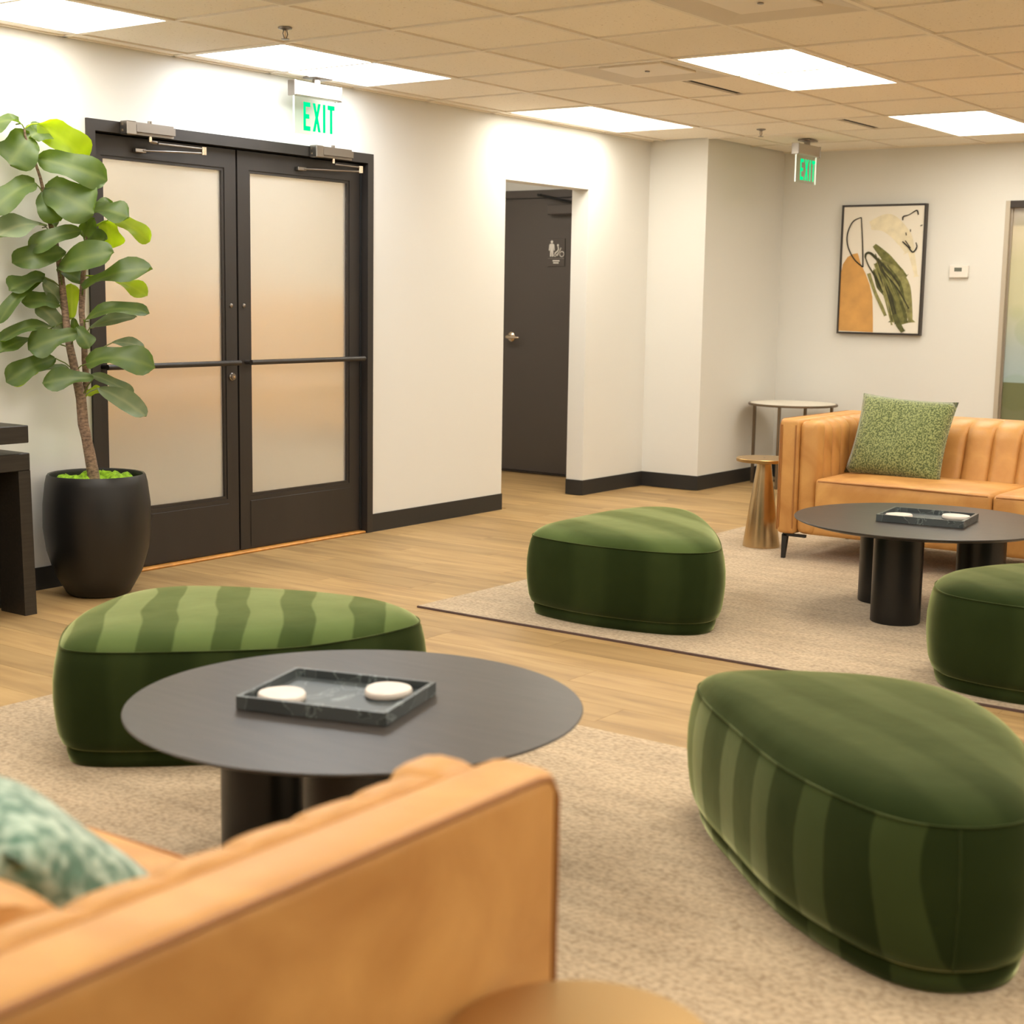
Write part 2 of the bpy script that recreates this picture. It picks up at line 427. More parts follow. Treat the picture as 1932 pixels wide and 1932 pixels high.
def mat_marble():
    m, nt, b = newmat('black_marble')
    tc = nt.nodes.new('ShaderNodeTexCoord')
    n = nt.nodes.new('ShaderNodeTexNoise'); n.inputs['Scale'].default_value = 9; n.inputs['Detail'].default_value = 6; n.inputs['Distortion'].default_value = 1.2
    mp = nt.nodes.new('ShaderNodeMapping'); mp.inputs['Rotation'].default_value = (.3, .2, .9); mp.inputs['Scale'].default_value = (1.6, .7, 1)
    nt.links.new(tc.outputs['Object'], mp.inputs[0]); nt.links.new(mp.outputs[0], n.inputs['Vector'])
    r = nt.nodes.new('ShaderNodeValToRGB'); e = r.color_ramp.elements
    e[0].position = .485; e[0].color = (0.050, 0.060, 0.064, 1); e[1].position = .515; e[1].color = (0.070, 0.082, 0.086, 1)
    x = e.new(.50); x.color = (0.20, 0.24, 0.24, 1)
    nt.links.new(n.outputs['Fac'], r.inputs[0]); nt.links.new(r.outputs[0], b.inputs['Base Color'])
    b.inputs['Roughness'].default_value = .33
    return m
M['marble'] = mat_marble()

def mat_frost(name):
    m, nt, b = newmat(name)
    b.inputs['Base Color'].default_value = (0.93, 0.92, 0.88, 1)
    b.inputs['Transmission Weight'].default_value = 1.0; b.inputs['Roughness'].default_value = .42; b.inputs['IOR'].default_value = 1.2
    d = nt.nodes.new('ShaderNodeBsdfDiffuse'); d.inputs['Color'].default_value = (0.74, 0.72, 0.66, 1)
    g = nt.nodes.new('ShaderNodeBsdfGlossy'); g.inputs['Roughness'].default_value = .12; g.inputs['Color'].default_value = (1, 1, 1, 1)
    fr = nt.nodes.new('ShaderNodeFresnel'); fr.inputs['IOR'].default_value = 1.35
    s = nt.nodes.new('ShaderNodeMixShader'); s.inputs[0].default_value = .28
    nt.links.new(b.outputs[0], s.inputs[1]); nt.links.new(d.outputs[0], s.inputs[2])
    s2 = nt.nodes.new('ShaderNodeMixShader')
    nt.links.new(fr.outputs[0], s2.inputs[0]); nt.links.new(s.outputs[0], s2.inputs[1]); nt.links.new(g.outputs[0], s2.inputs[2])
    nt.links.new(s2.outputs[0], nt.nodes['Material Output'].inputs['Surface'])
    return m
M['frost'] = mat_frost('frosted_glass')

def mat_acrylic():
    m, nt, b = newmat('clear_acrylic')
    t = nt.nodes.new('ShaderNodeBsdfTransparent'); t.inputs[0].default_value = (.95, .98, .95, 1)
    g = nt.nodes.new('ShaderNodeBsdfGlossy'); g.inputs['Roughness'].default_value = .05
    s = nt.nodes.new('ShaderNodeMixShader'); s.inputs[0].default_value = .06
    nt.links.new(t.outputs[0], s.inputs[1]); nt.links.new(g.outputs[0], s.inputs[2])
    nt.links.new(s.outputs[0], nt.nodes['Material Output'].inputs['Surface'])
    return m
M['acrylic'] = mat_acrylic()

def mat_film():
    """printed gradient film on the glass partition: grey head, leaf green, pale blue, olive foot"""
    m, nt, b = newmat('printed_film')
    tc = nt.nodes.new('ShaderNodeTexCoord'); sp = nt.nodes.new('ShaderNodeSeparateXYZ')
    nt.links.new(tc.outputs['Object'], sp.inputs[0])
    mr = nt.nodes.new('ShaderNodeMapRange'); mr.inputs[1].default_value = 0; mr.inputs[2].default_value = 2.0
    nt.links.new(sp.outputs['Z'], mr.inputs[0])
    r = nt.nodes.new('ShaderNodeValToRGB'); e = r.color_ramp.elements
    e[0].position = 0; e[0].color = (0.19, 0.20, 0.11, 1); e[1].position = 1; e[1].color = (0.50, 0.46, 0.38, 1)
    for p, c in ((.392, (0.19, 0.20, 0.11)), (.394, (0.38, 0.48, 0.50)), (.50, (0.42, 0.49, 0.47)), (.66, (0.58, 0.57, 0.38)), (.80, (0.58, 0.55, 0.36)), (.915, (0.66, 0.58, 0.42)), (.922, (0.46, 0.40, 0.31))):
        x = e.new(p); x.color = (*c, 1)
    nt.links.new(mr.outputs[0], r.inputs[0])
    v = nt.nodes.new('ShaderNodeTexVoronoi'); v.inputs['Scale'].default_value = 3.2
    nt.links.new(tc.outputs['Object'], v.inputs['Vector'])
    mx = nt.nodes.new('ShaderNodeMix'); mx.data_type = 'RGBA'; mx.blend_type = 'MULTIPLY'
    r2 = nt.nodes.new('ShaderNodeValToRGB'); e = r2.color_ramp.elements
    e[0].position = .42; e[0].color = (.90, .93, .84, 1); e[1].position = .47; e[1].color = (1, 1, 1, 1)
    nt.links.new(v.outputs['Distance'], r2.inputs[0]); mx.inputs[0].default_value = .9
    nt.links.new(r.outputs[0], mx.inputs[6]); nt.links.new(r2.outputs[0], mx.inputs[7])
    nt.links.new(mx.outputs[2], b.inputs['Base Color']); b.inputs['Roughness'].default_value = .12
    return m
M['film'] = mat_film()

# ------------------------------------------------------------------ room shell
CEIL = 2.38; XB = 6.02; XF = -7.6; YR = -8.6; YJ = -0.45; XJ = 4.87
G = 0.6096; YG = -0.102                      # ceiling grid pitch and offset
D0, D1_ = 0.105, 1.99                        # double door frame
O0, O1 = 3.20, 4.11                          # corridor opening
floor = struct(boxes('floor', [(XF, XB+.13, YR, 2.6, -.06, -.004)], M['wood']), 'light oak plank floor', 'floor')
wl = struct(boxes('wall_left', [(XF-.13, D0, 0, .13, 0, 2.50), (D0, D1_, 0, .13, 2.055, 2.50), (D1_, O0, 0, .13, 0, 2.50),
    (O0, O1, 0, .13, 2.01, 2.50), (O1, XB+.13, 0, .13, 0, 2.50)], M['wall']), 'long off-white wall with the glass double door and the corridor opening', 'wall')
struct(boxes('wall_corner', [(XJ, XB+.0, YJ, 0, 0, 2.50)], M['wall']), 'off-white boxed-out wall corner beside the corridor opening', 'wall')
GY0, GY1, GZ = -2.10, -4.3, 2.0
struct(boxes('wall_back', [(XB, XB+.13, GY0, 0, 0, 2.50), (XB, XB+.13, GY1, GY0, GZ, 2.50), (XB, XB+.13, YR, GY1, 0, 2.50)], M['wall']), 'off-white back wall with artwork and thermostat', 'wall')
struct(boxes('wall_right', [(XF-.13, XB+.13, YR-.13, YR, 0, 2.50)], M['wall']), 'off-white wall on the right, out of the picture', 'wall')
struct(boxes('wall_front', [(XF-.13, XF, YR, 0, 0, 2.50)], M['wall']), 'off-white wall behind the camera', 'wall')

# floor planks (run along Y), only where the floor can be seen
PW, PL = 0.182, 1.22
RUG = [(-3.95, -0.465, -4.95, -1.505), (0.585, 4.0, -4.95, -1.505)]
plank_me = {}
def plank_mesh(L):
    k = round(L, 3)
    if k not in plank_me:
        bm = bmesh.new(); bm_box(bm, 0, PW-.0012, 0, k-.0012, -.004, 0)
        me = bpy.data.meshes.new('plank'); bm.to_mesh(me); bm.free(); me.materials.append(M['wood']); plank_me[k] = me
    return plank_me[k]
nx = 0
x = -2.2
while x < XB - .01:
    y = -7.2 - (nx*0.437) % PL
    while y < 1.3:
        y0, y1 = y, y+PL
        xm = x + PW/2
        lim = 1.3 if (O0 < x and x+PW < O1+.05) else (-.45 if x+PW > XJ else 0.0)
        y0c, y1c = max(y0, -7.2), min(y1, lim)
        if D0 < x and x+PW < D1_: y1c = min(y1, -0.0)
        hid = any(a < x and x+PW < b and c < y0c and y1c < d for a, b, c, d in RUG)
        w_ok = x+PW <= XB+.001
        if y1c - y0c > .05 and not hid and w_ok:
            o = bpy.data.objects.new('plank', plank_mesh(y1c-y0c)); o.location = (x, y0c, 0); link(o, floor)
        y += PL
    x += PW; nx += 1

NPLANK = len(floor.children)
# baseboards
def baseboard(name, lst, label):
    o = boxes(name, lst, M['base']); struct(o, label, 'baseboard'); return o
baseboard('baseboard_left', [(XF, D0, -.008, 0, 0, .10), (D1_, O0, -.008, 0, 0, .10), (O1, XJ, -.008, 0, 0, .10), (O1-.008, O1, -.008, .13, 0, .10)], 'black rubber baseboard along the left wall')
baseboard('baseboard_corner', [(XJ-.008, XJ, YJ, -.008, 0, .10), (XJ-.008, XB-.008, YJ-.008, YJ, 0, .10)], 'black rubber baseboard around the boxed-out corner')
baseboard('baseboard_back', [(XB-.008, XB, GY0, YJ-.008, 0, .10)], 'black rubber baseboard along the back wall')

# ceiling: plenum slab, grid and tiles
ceil = struct(boxes('ceiling', [(XF, XB, YR, 0, 2.46, 2.50)], M['plenum']), 'suspended ceiling of square acoustic tiles', 'ceiling')
def gx(i): return i*G
def gy(j): return YG - j*G
I0, I1, J1 = -8, 10, 13
tile_me = {}
def tile_mesh(w, d):
    k = (round(w, 3), round(d, 3))
    if k not in tile_me:
        bm = bmesh.new(); e = .0
        b0 = .007
        vs = [bm.verts.new(p) for p in ((e,e,.012),(w-e,e,.012),(w-e,d-e,.012),(e,d-e,.012),(b0,b0,.004),(w-b0,b0,.004),(w-b0,d-b0,.004),(b0,d-b0,.004),(0,0,.03),(w,0,.03),(w,d,.03),(0,d,.03))]
        for f in ((4,7,6,5),(0,4,5,1),(1,5,6,2),(2,6,7,3),(3,7,4,0),(0,1,9,8),(1,2,10,9),(2,3,11,10),(3,0,8,11),(8,9,10,11)):
            bm.faces.new([vs[q] for q in f])
        me = bpy.data.meshes.new('ceiling_tile'); bm.to_mesh(me); bm.free(); me.materials.append(M['tile']); tile_me[k] = me
    return tile_me[k]
LIGHTS = [(-2,0,'mild'),(1,0,'cool'),(5,0,'warm'),(3,3,'warm'),(7,3,'warm'),(-6,0,'mild'),(-3,3,'mild'),(-7,3,'warm'),
          (1,6,'warm'),(5,6,'warm'),(-3,6,'warm'),(-7,6,'warm'),(3,9,'warm'),(-1,9,'warm'),(-5,9,'warm'),(8,9,'warm'),(1,12,'warm'),(-4,12,'warm')]
lit = {}
for i, j, k in LIGHTS:
    lit[(i, j)] = 1; lit[(i+1, j)] = 1
VENTS = [(3, 2), (1, 4), (-1, 2)]
HALF = [(4, 2), (7, 2)]
for i in range(I0, I1):
    for j in range(-1, J1):
        if (i, j) in lit or (i, j) in VENTS or (i, j) in HALF: continue
        x0, x1 = gx(i)+.012, min(gx(i+1)-.012, XB-.012)
        y1 = gy(j)-.012; y0 = gy(j+1)+.012
        if j == -1: y1 = -.012; y0 = gy(0)+.012
        if x0 < XF: continue
        if i >= 8 and j == -1: continue
        if i >= 8 and j == 0: y1 = YJ-.012
        if y1-y0 < .03: continue
        o = bpy.data.objects.new('ceiling_tile', tile_mesh(x1-x0, y1-y0)); o.location = (x0, y0, CEIL+.002); link(o, ceil)
for (i, j) in HALF:                       # tiles cut in two beside a dark slot
    for (a, b) in ((0.0, .48), (.56, 1.0)):
        y1 = gy(j)-.012 - a*(G-.024); y0 = gy(j)-.012 - b*(G-.024)
        o = bpy.data.objects.new('ceiling_tile', tile_mesh(G-.024, y1-y0)); o.location = (gx(i)+.012, y0, CEIL+.002); link(o, ceil)
for i in range(I0, I1+1):
    xx = gx(i)
    if xx > XB: xx = XB-.011
    box('grid_bar', xx-.011, xx+.011, YR, 0 if i < 8 else YJ, CEIL, CEIL+.016, M['tbar'], ceil)
for j in range(-1, J1+1):
    yy = gy(j) if j >= 0 else -.011
    if j == -1: box('grid_bar', XF, XJ, -.022, 0, CEIL, CEIL+.012, M['tbar'], ceil)
    else: box('grid_bar', XF, XB if j > 0 else XJ, yy-.011, yy+.011, CEIL-.0005, CEIL+.016, M['tbar'], ceil)

names = {(-2,0): 'bright ceiling light panel cut by the upper left picture corner', (1,0): 'bright ceiling light panel behind the near exit sign above the double door',
 (5,0): 'bright ceiling light panel above the corridor opening', (3,3): 'large bright ceiling light panel next to the grey diffuser, upper right',
 (7,3): 'bright ceiling light panel nearest the back wall above the artwork'}
for n, (i, j, k) in enumerate(LIGHTS):
    if gx(i+2) > XB+.1: continue
    e = empty('ceiling_light', (gx(i+1), gy(j)-G/2, CEIL))
    tag(e, names.get((i, j), 'ceiling light panel overhead outside the picture'), 'ceiling light', 'recessed ceiling light panels')
    w, d = G-.012, G/2-.012
    box('diffuser', -w+.012, w-.012, -d+.012, d-.012, .004, .010, M['pan_'+k], e)
    bm = bmesh.new()
    for b in ((-w, w, -d, -d+.012, 0, .03), (-w, w, d-.012, d, 0, .03), (-w, -w+.012, -d+.012, d-.012, 0, .03), (w-.012, w, -d+.012, d-.012, 0, .03)): bm_box(bm, *b)
    from_bm('light_frame', bm, M['tbar'], e)

vl = ['square grey ceiling air diffuser between the two far light panels', 'large square ceiling air diffuser at the top edge, right of centre', 'grey ceiling air diffuser cut by the top edge above the sprinkler']
for (i, j), lab in zip(VENTS, vl):
    e = tag(empty('air_diffuser', (gx(i)+G/2, gy(j)-G/2, CEIL)), lab, 'air diffuser', 'ceiling air diffusers')
    h = G/2-.012
    bm = bmesh.new()
    rings = [(h, .000), (h-.012, .000), (h-.03, .004), (.20, .016), (.165, .022)]
    prev = None
    for s, z in rings:
        ring = [bm.verts.new((a*s, b*s, z)) for a, b in ((-1,-1),(1,-1),(1,1),(-1,1))]
        if prev:
            for q in range(4): bm.faces.new((prev[q], ring[q], ring[(q+1) % 4], prev[(q+1) % 4]))
        prev = ring
    bm.faces.new(list(reversed(prev)))
    from_bm('pan', bm, M['diff_metal'], e)
    box('plaque', -.17, .17, -.17, .17, .010, .0215, M['diff_plaque'], e, bevel=.003, seg=1)
    lathe('screw', [(0, .004), (.012, .005), (.012, .009)], M['steel'], e, n=12)
for (i, j), lab in zip(HALF, ('dark ceiling slot beside the large light panel', 'dark ceiling slot beside the light panel nearest the back wall')):
    yc = gy(j)-.012 - .52*(G-.024)
    e = tag(empty('slot_vent', (gx(i)+G/2, yc, CEIL)), lab, 'slot vent', 'ceiling slot vents')
    box('slot', -.29, .29, -.018, .018, .010, .022, M['gridgap'], e)
    box('slot_edge', -.29, .29, .010, .022, .001, .012, M['tbar'], e)

def sprinkler(loc, label):
    e = tag(empty('sprinkler_head', loc), label, 'sprinkler', 'ceiling sprinkler heads'); e.scale = (.85, .85, .85)
    lathe('escutcheon', [(.034, 0), (.033, -.006), (.016, -.010), (.012, -.014)], M['steel'], e, n=24)
    tube('yoke_arm', [(-.010, 0, -.012), (-.016, 0, -.03), (-.006, 0, -.052)], .003, M['steel'], e)
    tube('yoke_arm', [(.010, 0, -.012), (.016, 0, -.03), (.006, 0, -.052)], .003, M['steel'], e)
    tube('glass_bulb', [(0, 0, -.012), (0, 0, -.05)], .003, M['chrome'], e)
    lathe('deflector', [(.0, -.052), (.020, -.052), (.020, -.055), (0, -.056)], M['steel'], e, n=20)
sprinkler((0.350, -.98, CEIL+.004), 'metal sprinkler head hanging below the ceiling near the double door')
sprinkler((4.556, -1.0, CEIL+.004), 'small metal sprinkler head left of the far exit sign')

# ------------------------------------------------------------------ rugs
for (a, b, c, d), lab in zip(RUG, ('beige woven rug under the near seating group, lower left', 'beige woven rug under the far leather sofa and table')):
    e = tag(empty('rug', ((a+b)/2, (c+d)/2, 0)), lab, 'rug', 'beige area rugs')
    hx, hy = (b-a)/2, (d-c)/2
    box('rug_pile', -hx+.010, hx, -hy, hy, .0003, .0079, M['rug'], e)
    bm = bmesh.new(); bm_box(bm, -hx, -hx+.010, -hy, hy, .0003, .0079)
    from_bm('binding', bm, M['bind'], e)
RZ = .008

# ------------------------------------------------------------------ double door
d1 = struct(empty('door_1', (0, 0, 0)), 'dark bronze double door with frosted glass panes', 'door')
bm = bmesh.new()
for q in ((D0, D0+.045, -.012, .13, 0, 2.055), (D1_-.045, D1_, -.012, .13, 0, 2.055), (D0+.045, D1_-.045, -.012, .13, 2.005, 2.055),
          (D0+.045, D0+.06, .085, .13, 0, 2.005), (D1_-.06, D1_-.045, .085, .13, 0, 2.005), (D0+.06, D1_-.06, .085, .13, 1.99, 2.005)): bm_box(bm, *q)
from_bm('door_frame', bm, M['bronze'], d1)
box('threshold', D0+.045, D1_-.045, -.004, .13, 0, .012, M['gap_light'], d1, bevel=.004, seg=1)  # strip coloured to stand in for orange light in the bottom gap
CX = 1.033
leafs = [(D0+.048, CX-.006, 'L'), (CX+.006, D1_-.048, 'R')]
LY0, LY1 = .035, .080
for (a, b, s) in leafs:
    g0, g1 = ((.214, .953) if s == 'L' else (1.114, 1.850))
    bm = bmesh.new()
    for q in ((a, g0, LY0, LY1, .016, 1.998), (g1, b, LY0, LY1, .016, 1.998), (g0, g1, LY0, LY1, 1.908, 1.998), (g0, g1, LY0, LY1, .016, .285)): bm_box(bm, *q)
    leaf = from_bm('door_leaf', bm, M['bronze'], d1)
    box('glass_pane', g0-.004, g1+.004, .054, .062, .281, 1.912, M['frost'], leaf)
    bm = bmesh.new()   # glazing bead
    for q in ((g0, g0+.014, .040, .054, .285, 1.908), (g1-.014, g1, .040, .054, .285, 1.908), (g0+.014, g1-.014, .040, .054, 1.894, 1.908), (g0+.014, g1-.014, .040, .054, .285, .299)): bm_box(bm, *q)
    from_bm('glazing_bead', bm, M['bronze'], leaf)
    box('kick_plate', g0-.006, g1+.006, LY0-.0035, LY0-.0005, .024, .262, M['bronze'], leaf, bevel=.001, seg=1)
    bx0, bx1 = (a+.03, b-.03)
    tube('push_bar', [(bx0, -.018, .965), (bx1, -.018, .965)], .013, M['bronze'], leaf, n=14)
    for xx in (bx0+.015, bx1-.015):
        tube('bar_mount', [(xx, -.018, .965), (xx, LY0, .965)], .011, M['bronze'], leaf, n=10)
    xx = (.945+.075) if False else (CX-.045 if s == 'L' else CX+.040)
    def yl(name, prof, x_, z_, mat):
        vs, fs = lathe_data(prof, 20)
        return autosmooth(mk(name, [(x_+v[0], LY0-v[2], z_+v[1]) for v in vs], [tuple(reversed(f)) for f in fs], mat, leaf), 40)
    yl('bolt', [(.010, 0), (.010, .004), (.006, .007), (0, .007)], xx, 1.245, M['steel'])
    if s == 'L':
        yl('lock_cylinder', [(.020, 0), (.020, .006), (.015, .010), (.015, .016), (0, .017)], xx, .895, M['steel'])
        yl('key_slot', [(.006, .017), (.006, .0185), (0, .0185)], xx, .895, M['chrome'])
box('meeting_gap', CX-.0055, CX+.0055, .055, .075, .016, 1.998, M['black'], d1)
box('astragal', D1_-.062, D1_-.049, .028, .034, .02, 1.99, M['black'], d1)
for (x0, x1, hinge) in ((.285, .565, 0), (1.495, 1.775, 1)):
    z0, z1 = 2.003, 2.058
    bm = bmesh.new(); bm_box(bm, x0+.055, x1, -.062, -.012, z0, z1)
    bmesh.ops.bevel(bm, geom=[e_ for e_ in bm.edges if abs(e_.verts[0].co.x-e_.verts[1].co.x) > .1 and e_.verts[0].co.y < -.03], offset=.012, segments=2, affect='EDGES')
    body = from_bm('door_closer', bm, M['closer'], d1)
    body['label'] = 'brushed metal door closer over the %s leaf' % ('right' if hinge else 'left')
    box('end_cover', x0, x0+.055, -.064, -.012, z0-.004, z1+.002, M['steel'], body, bevel=.004, seg=1)
    for k in (0, 1):
        box('screw', x0-.0015, x0+.0002, -.030-.004, -.022, z0+.010+k*.026, z0+.020+k*.026, M['chrome'], body)
    px = x0+.15
    tube('pivot', [(px, -.038, z1-.002), (px, -.038, z1+.012)], .010, M['steel'], body, n=10)
    tube('pivot', [(px, -.038, z0), (px, -.038, z0-.024)], .009, M['chrome'], body, n=10)
    ex, ez = (x0+.455, z0-.030) if not hinge else (x0+.34, z0-.032)
    if hinge:
        px2 = px
    else:
        px2 = px+.03
        tube('link', [(px, -.038, z0-.022), (px2, -.050, z0-.026)], .008, M['steel'], body, n=8)
    box('arm', px2, ex, -.062, -.050, z0-.034, z0-.026, M['closer'], body, bevel=.002, seg=1)
    lathe('elbow', [(.014, ez-.028), (.014, ez+.008), (0, ez+.009)], M['chrome'], body, n=14, cx=ex, cy=-.056)
    fx = x0+.12 if not hinge else x0-.045
    tube('arm', [(ex, -.056, ez-.020), (fx+.03, .012, ez-.030)], .005, M['steel'], body, n=8)
    box('foot', fx-.012, fx+.05, .010, LY0-.001, ez-.040, ez-.020, M['steel'], body, bevel=.003, seg=1)

# hall behind the frosted doors
hall = struct(boxes('wall_hall', [(-1.0, 2.55, 2.0, 2.1, 0, 2.5), (-1.1, -1.0, .13, 2.1, 0, 2.5), (2.45, 2.55, .13, 2.0, 0, 2.5)], M['hall']), 'wall of the hall behind the frosted double door', 'wall')
struct(boxes('ceiling_hall', [(-1.0, 2.45, .13, 2.0, 2.44, 2.5)], M['hall']), 'ceiling of the hall behind the double door', 'ceiling')
struct(boxes('floor_hall', [(-1.0, 2.45, .13, 2.0, -.003, .002)], M['hallfloor']), 'carpet of the hall behind the double door', 'floor')
struct(boxes('glow_panel_1', [(-.95, 2.38, 1.90, 1.999, .50, 1.30), (2.38, 2.449, .25, 1.999, .50, 1.30)], M['hallglow']), 'unseen orange panel added in the hall for the glow in the frosted doors', 'trim')  # added panel, extended so the orange glow spans both door leaves
e = tag(empty('ceiling_light', (.8, 1.1, 2.44)), 'unseen light panel added in the hall to brighten the frosted doors', 'ceiling light', 'recessed ceiling light panels')
box('diffuser', -.55, .55, -.27, .27, -.012, -.004, emis('hall_fill', (1.0, .90, .74), 20.0), e)  # added lamp out of view, lights the frosted panes from behind
boxes('light_frame', [(-.57, .57, -.29, -.27, -.016, 0), (-.57, .57, .27, .29, -.016, 0), (-.57, -.55, -.27, .27, -.016, 0), (.55, .57, -.27, .27, -.016, 0)], M['tbar'], e)

# ------------------------------------------------------------------ corridor and restroom door
XD = 4.92
struct(boxes('wall_corridor', [(2.7, XD, 1.6, 1.7, 0, 2.5), (2.6, 2.7, .13, 1.7, 0, 2.5), (XD, XD+.1, .13, .33, 0, 2.5), (XD, XD+.1, 1.36, 1.7, 0, 2.5), (XD, XD+.1, .33, 1.36, 2.085, 2.5)], M['wall']), 'white wall of the short corridor around the dark door', 'wall')
struct(boxes('ceiling_corridor', [(2.7, XD, .13, 1.6, 2.40, 2.5)], M['wall']), 'ceiling of the short corridor', 'ceiling')
e = tag(empty('ceiling_light', (3.7, .95, 2.40)), 'unseen light panel added in the corridor to brighten the dark door', 'ceiling light', 'recessed ceiling light panels')
box('diffuser', -.28, .28, -.28, .28, -.012, -.004, emis('corridor_fill', (1.0, .92, .80), 12.0), e)  # added lamp out of view, lifts the corridor door and walls
boxes('light_frame', [(-.3, .3, -.3, -.28, -.016, 0), (-.3, .3, .28, .3, -.016, 0), (-.3, -.28, -.28, .28, -.016, 0), (.28, .3, -.28, .28, -.016, 0)], M['tbar'], e)
d2 = struct(empty('door_2', (XD, 0, 0)), 'dark brown flush restroom door at the end of the corridor', 'door')
boxes('door_frame', [(-.014, .06, .33, .38, 0, 2.085), (-.014, .06, 1.31, 1.36, 0, 2.085), (-.014, .06, .38, 1.31, 2.03, 2.085)], M['door'], d2)
leaf2 = box('door_leaf', .004, .05, .383, 1.307, .012, 2.026, M['door'], d2, bevel=.002, seg=1)
box('threshold', -.03, .06, .38, 1.31, 0, .010, M['frame'], d2)
def xl(name, prof, y_, z_, x_, mat, par):
    vs, fs = lathe_data(prof, 24)
    return autosmooth(mk(name, [(x_-v[2], y_+v[0], z_+v[1]) for v in vs], [tuple(reversed(f)) for f in fs], mat, par), 40)
hy, hz = 1.205, 1.012
hn = xl('handle_rose', [(.036, 0), (.036, .005), (.026, .014), (.015, .018), (.013, .05), (0, .052)], hy, hz, .004, M['chrome'], leaf2)
tube('lever', [(-.042, hy+.012, hz), (-.046, hy-.02, hz), (-.046, hy-.07, hz-.002), (-.040, hy-.10, hz-.004)], [.011, .012, .010, .006], M['chrome'], leaf2, n=10)
clo = box('door_closer', -.055, .003, .45, .86, 1.905, 1.975, M['door'], d2, bevel=.006, seg=1)
tube('closer_arm', [(-.03, .60, 1.98), (-.06, .72, 2.005), (-.045, .92, 2.045)], .008, M['black'], d2, n=8)
tube('closer_arm', [(-.045, .92, 2.045), (-.012, .97, 2.05)], .010, M['black'], d2, n=8)

# restroom sign on the door
sg = tag(empty('restroom_sign', (XD+.003, .805, 1.535)), 'small dark restroom sign with white pictograms on the dark corridor door', 'sign')
def S(y, z): return (y-.805, z-1.535)   # local y,z
box('plate', -.006, 0, -.075, .075, 0, .20, M['door'], sg, bevel=.001, seg=1)
def sign_poly(name, pts, mat=M['white']):
    n = len(pts); vs = [(-.0075, p[0], p[1]) for p in pts] + [(-.0055, p[0], p[1]) for p in pts]
    fs = [tuple(range(n)), tuple(reversed(range(n, 2*n)))] + [(i, (i+n), (i+1) % n + n, (i+1) % n) for i in range(n)]
    return mk(name, vs, fs, mat, sg)
def circ(cx, cz, r, n=16): return [(cx+r*math.cos(2*math.pi*k/n), cz+r*math.sin(2*math.pi*k/n)) for k in range(n)]
mc = .040                                             # man (left in the photo = +y)
sign_poly('figure_head', circ(mc, .176, .0105))
sign_poly('figure_body', [(mc+.022, .155), (mc+.026, .115), (mc+.019, .112), (mc+.014, .14), (mc+.014, .070), (mc+.003, .070), (mc+.001, .105), (mc-.001, .105), (mc-.003, .070), (mc-.014, .070), (mc-.014, .14), (mc-.019, .112), (mc-.026, .115), (mc-.022, .155), (mc-.014, .163), (mc+.014, .163)])
def sign_line(name, pts, r=.0036):
    return tube(name, [(-.0065, a, b) for a, b in pts], r, M['white'], sg, n=6)
sign_poly('wheelchair_head', circ(-.014, .152, .008))
sign_line('wheelchair_torso', [(-.016, .143), (-.020, .122), (-.010, .108), (.012, .094)], .005)
sign_line('wheelchair_arm', [(-.042, .134), (-.032, .112), (-.020, .098), (-.004, .080)], .0042)
sign_line('wheelchair_leg', [(-.024, .104), (-.016, .086), (-.008, .076)], .0042)
wh = circ(-.050, .088, .0185, 20)
loop_tube('wheel', [(-.0065, a, b) for a, b in wh], .0032, M['white'], sg)
loop_tube('wheel', [(-.0065, a, b) for a, b in circ(.010, .080, .009, 14)], .0026, M['white'], sg)
box('rib', -.0075, -.0055, -.07, .07, .055, .058, M['steel'], sg)
for (a, b, zc) in ((-.030, .030, .040), (-.022, .025, .025)):  # two lines of raised lettering, too small to read
    yy = a
    while yy < b-.004:
        box('lettering', -.0075, -.0055, yy, yy+.0062, zc-.0045, zc+.0045, M['white'], sg); yy += .0068

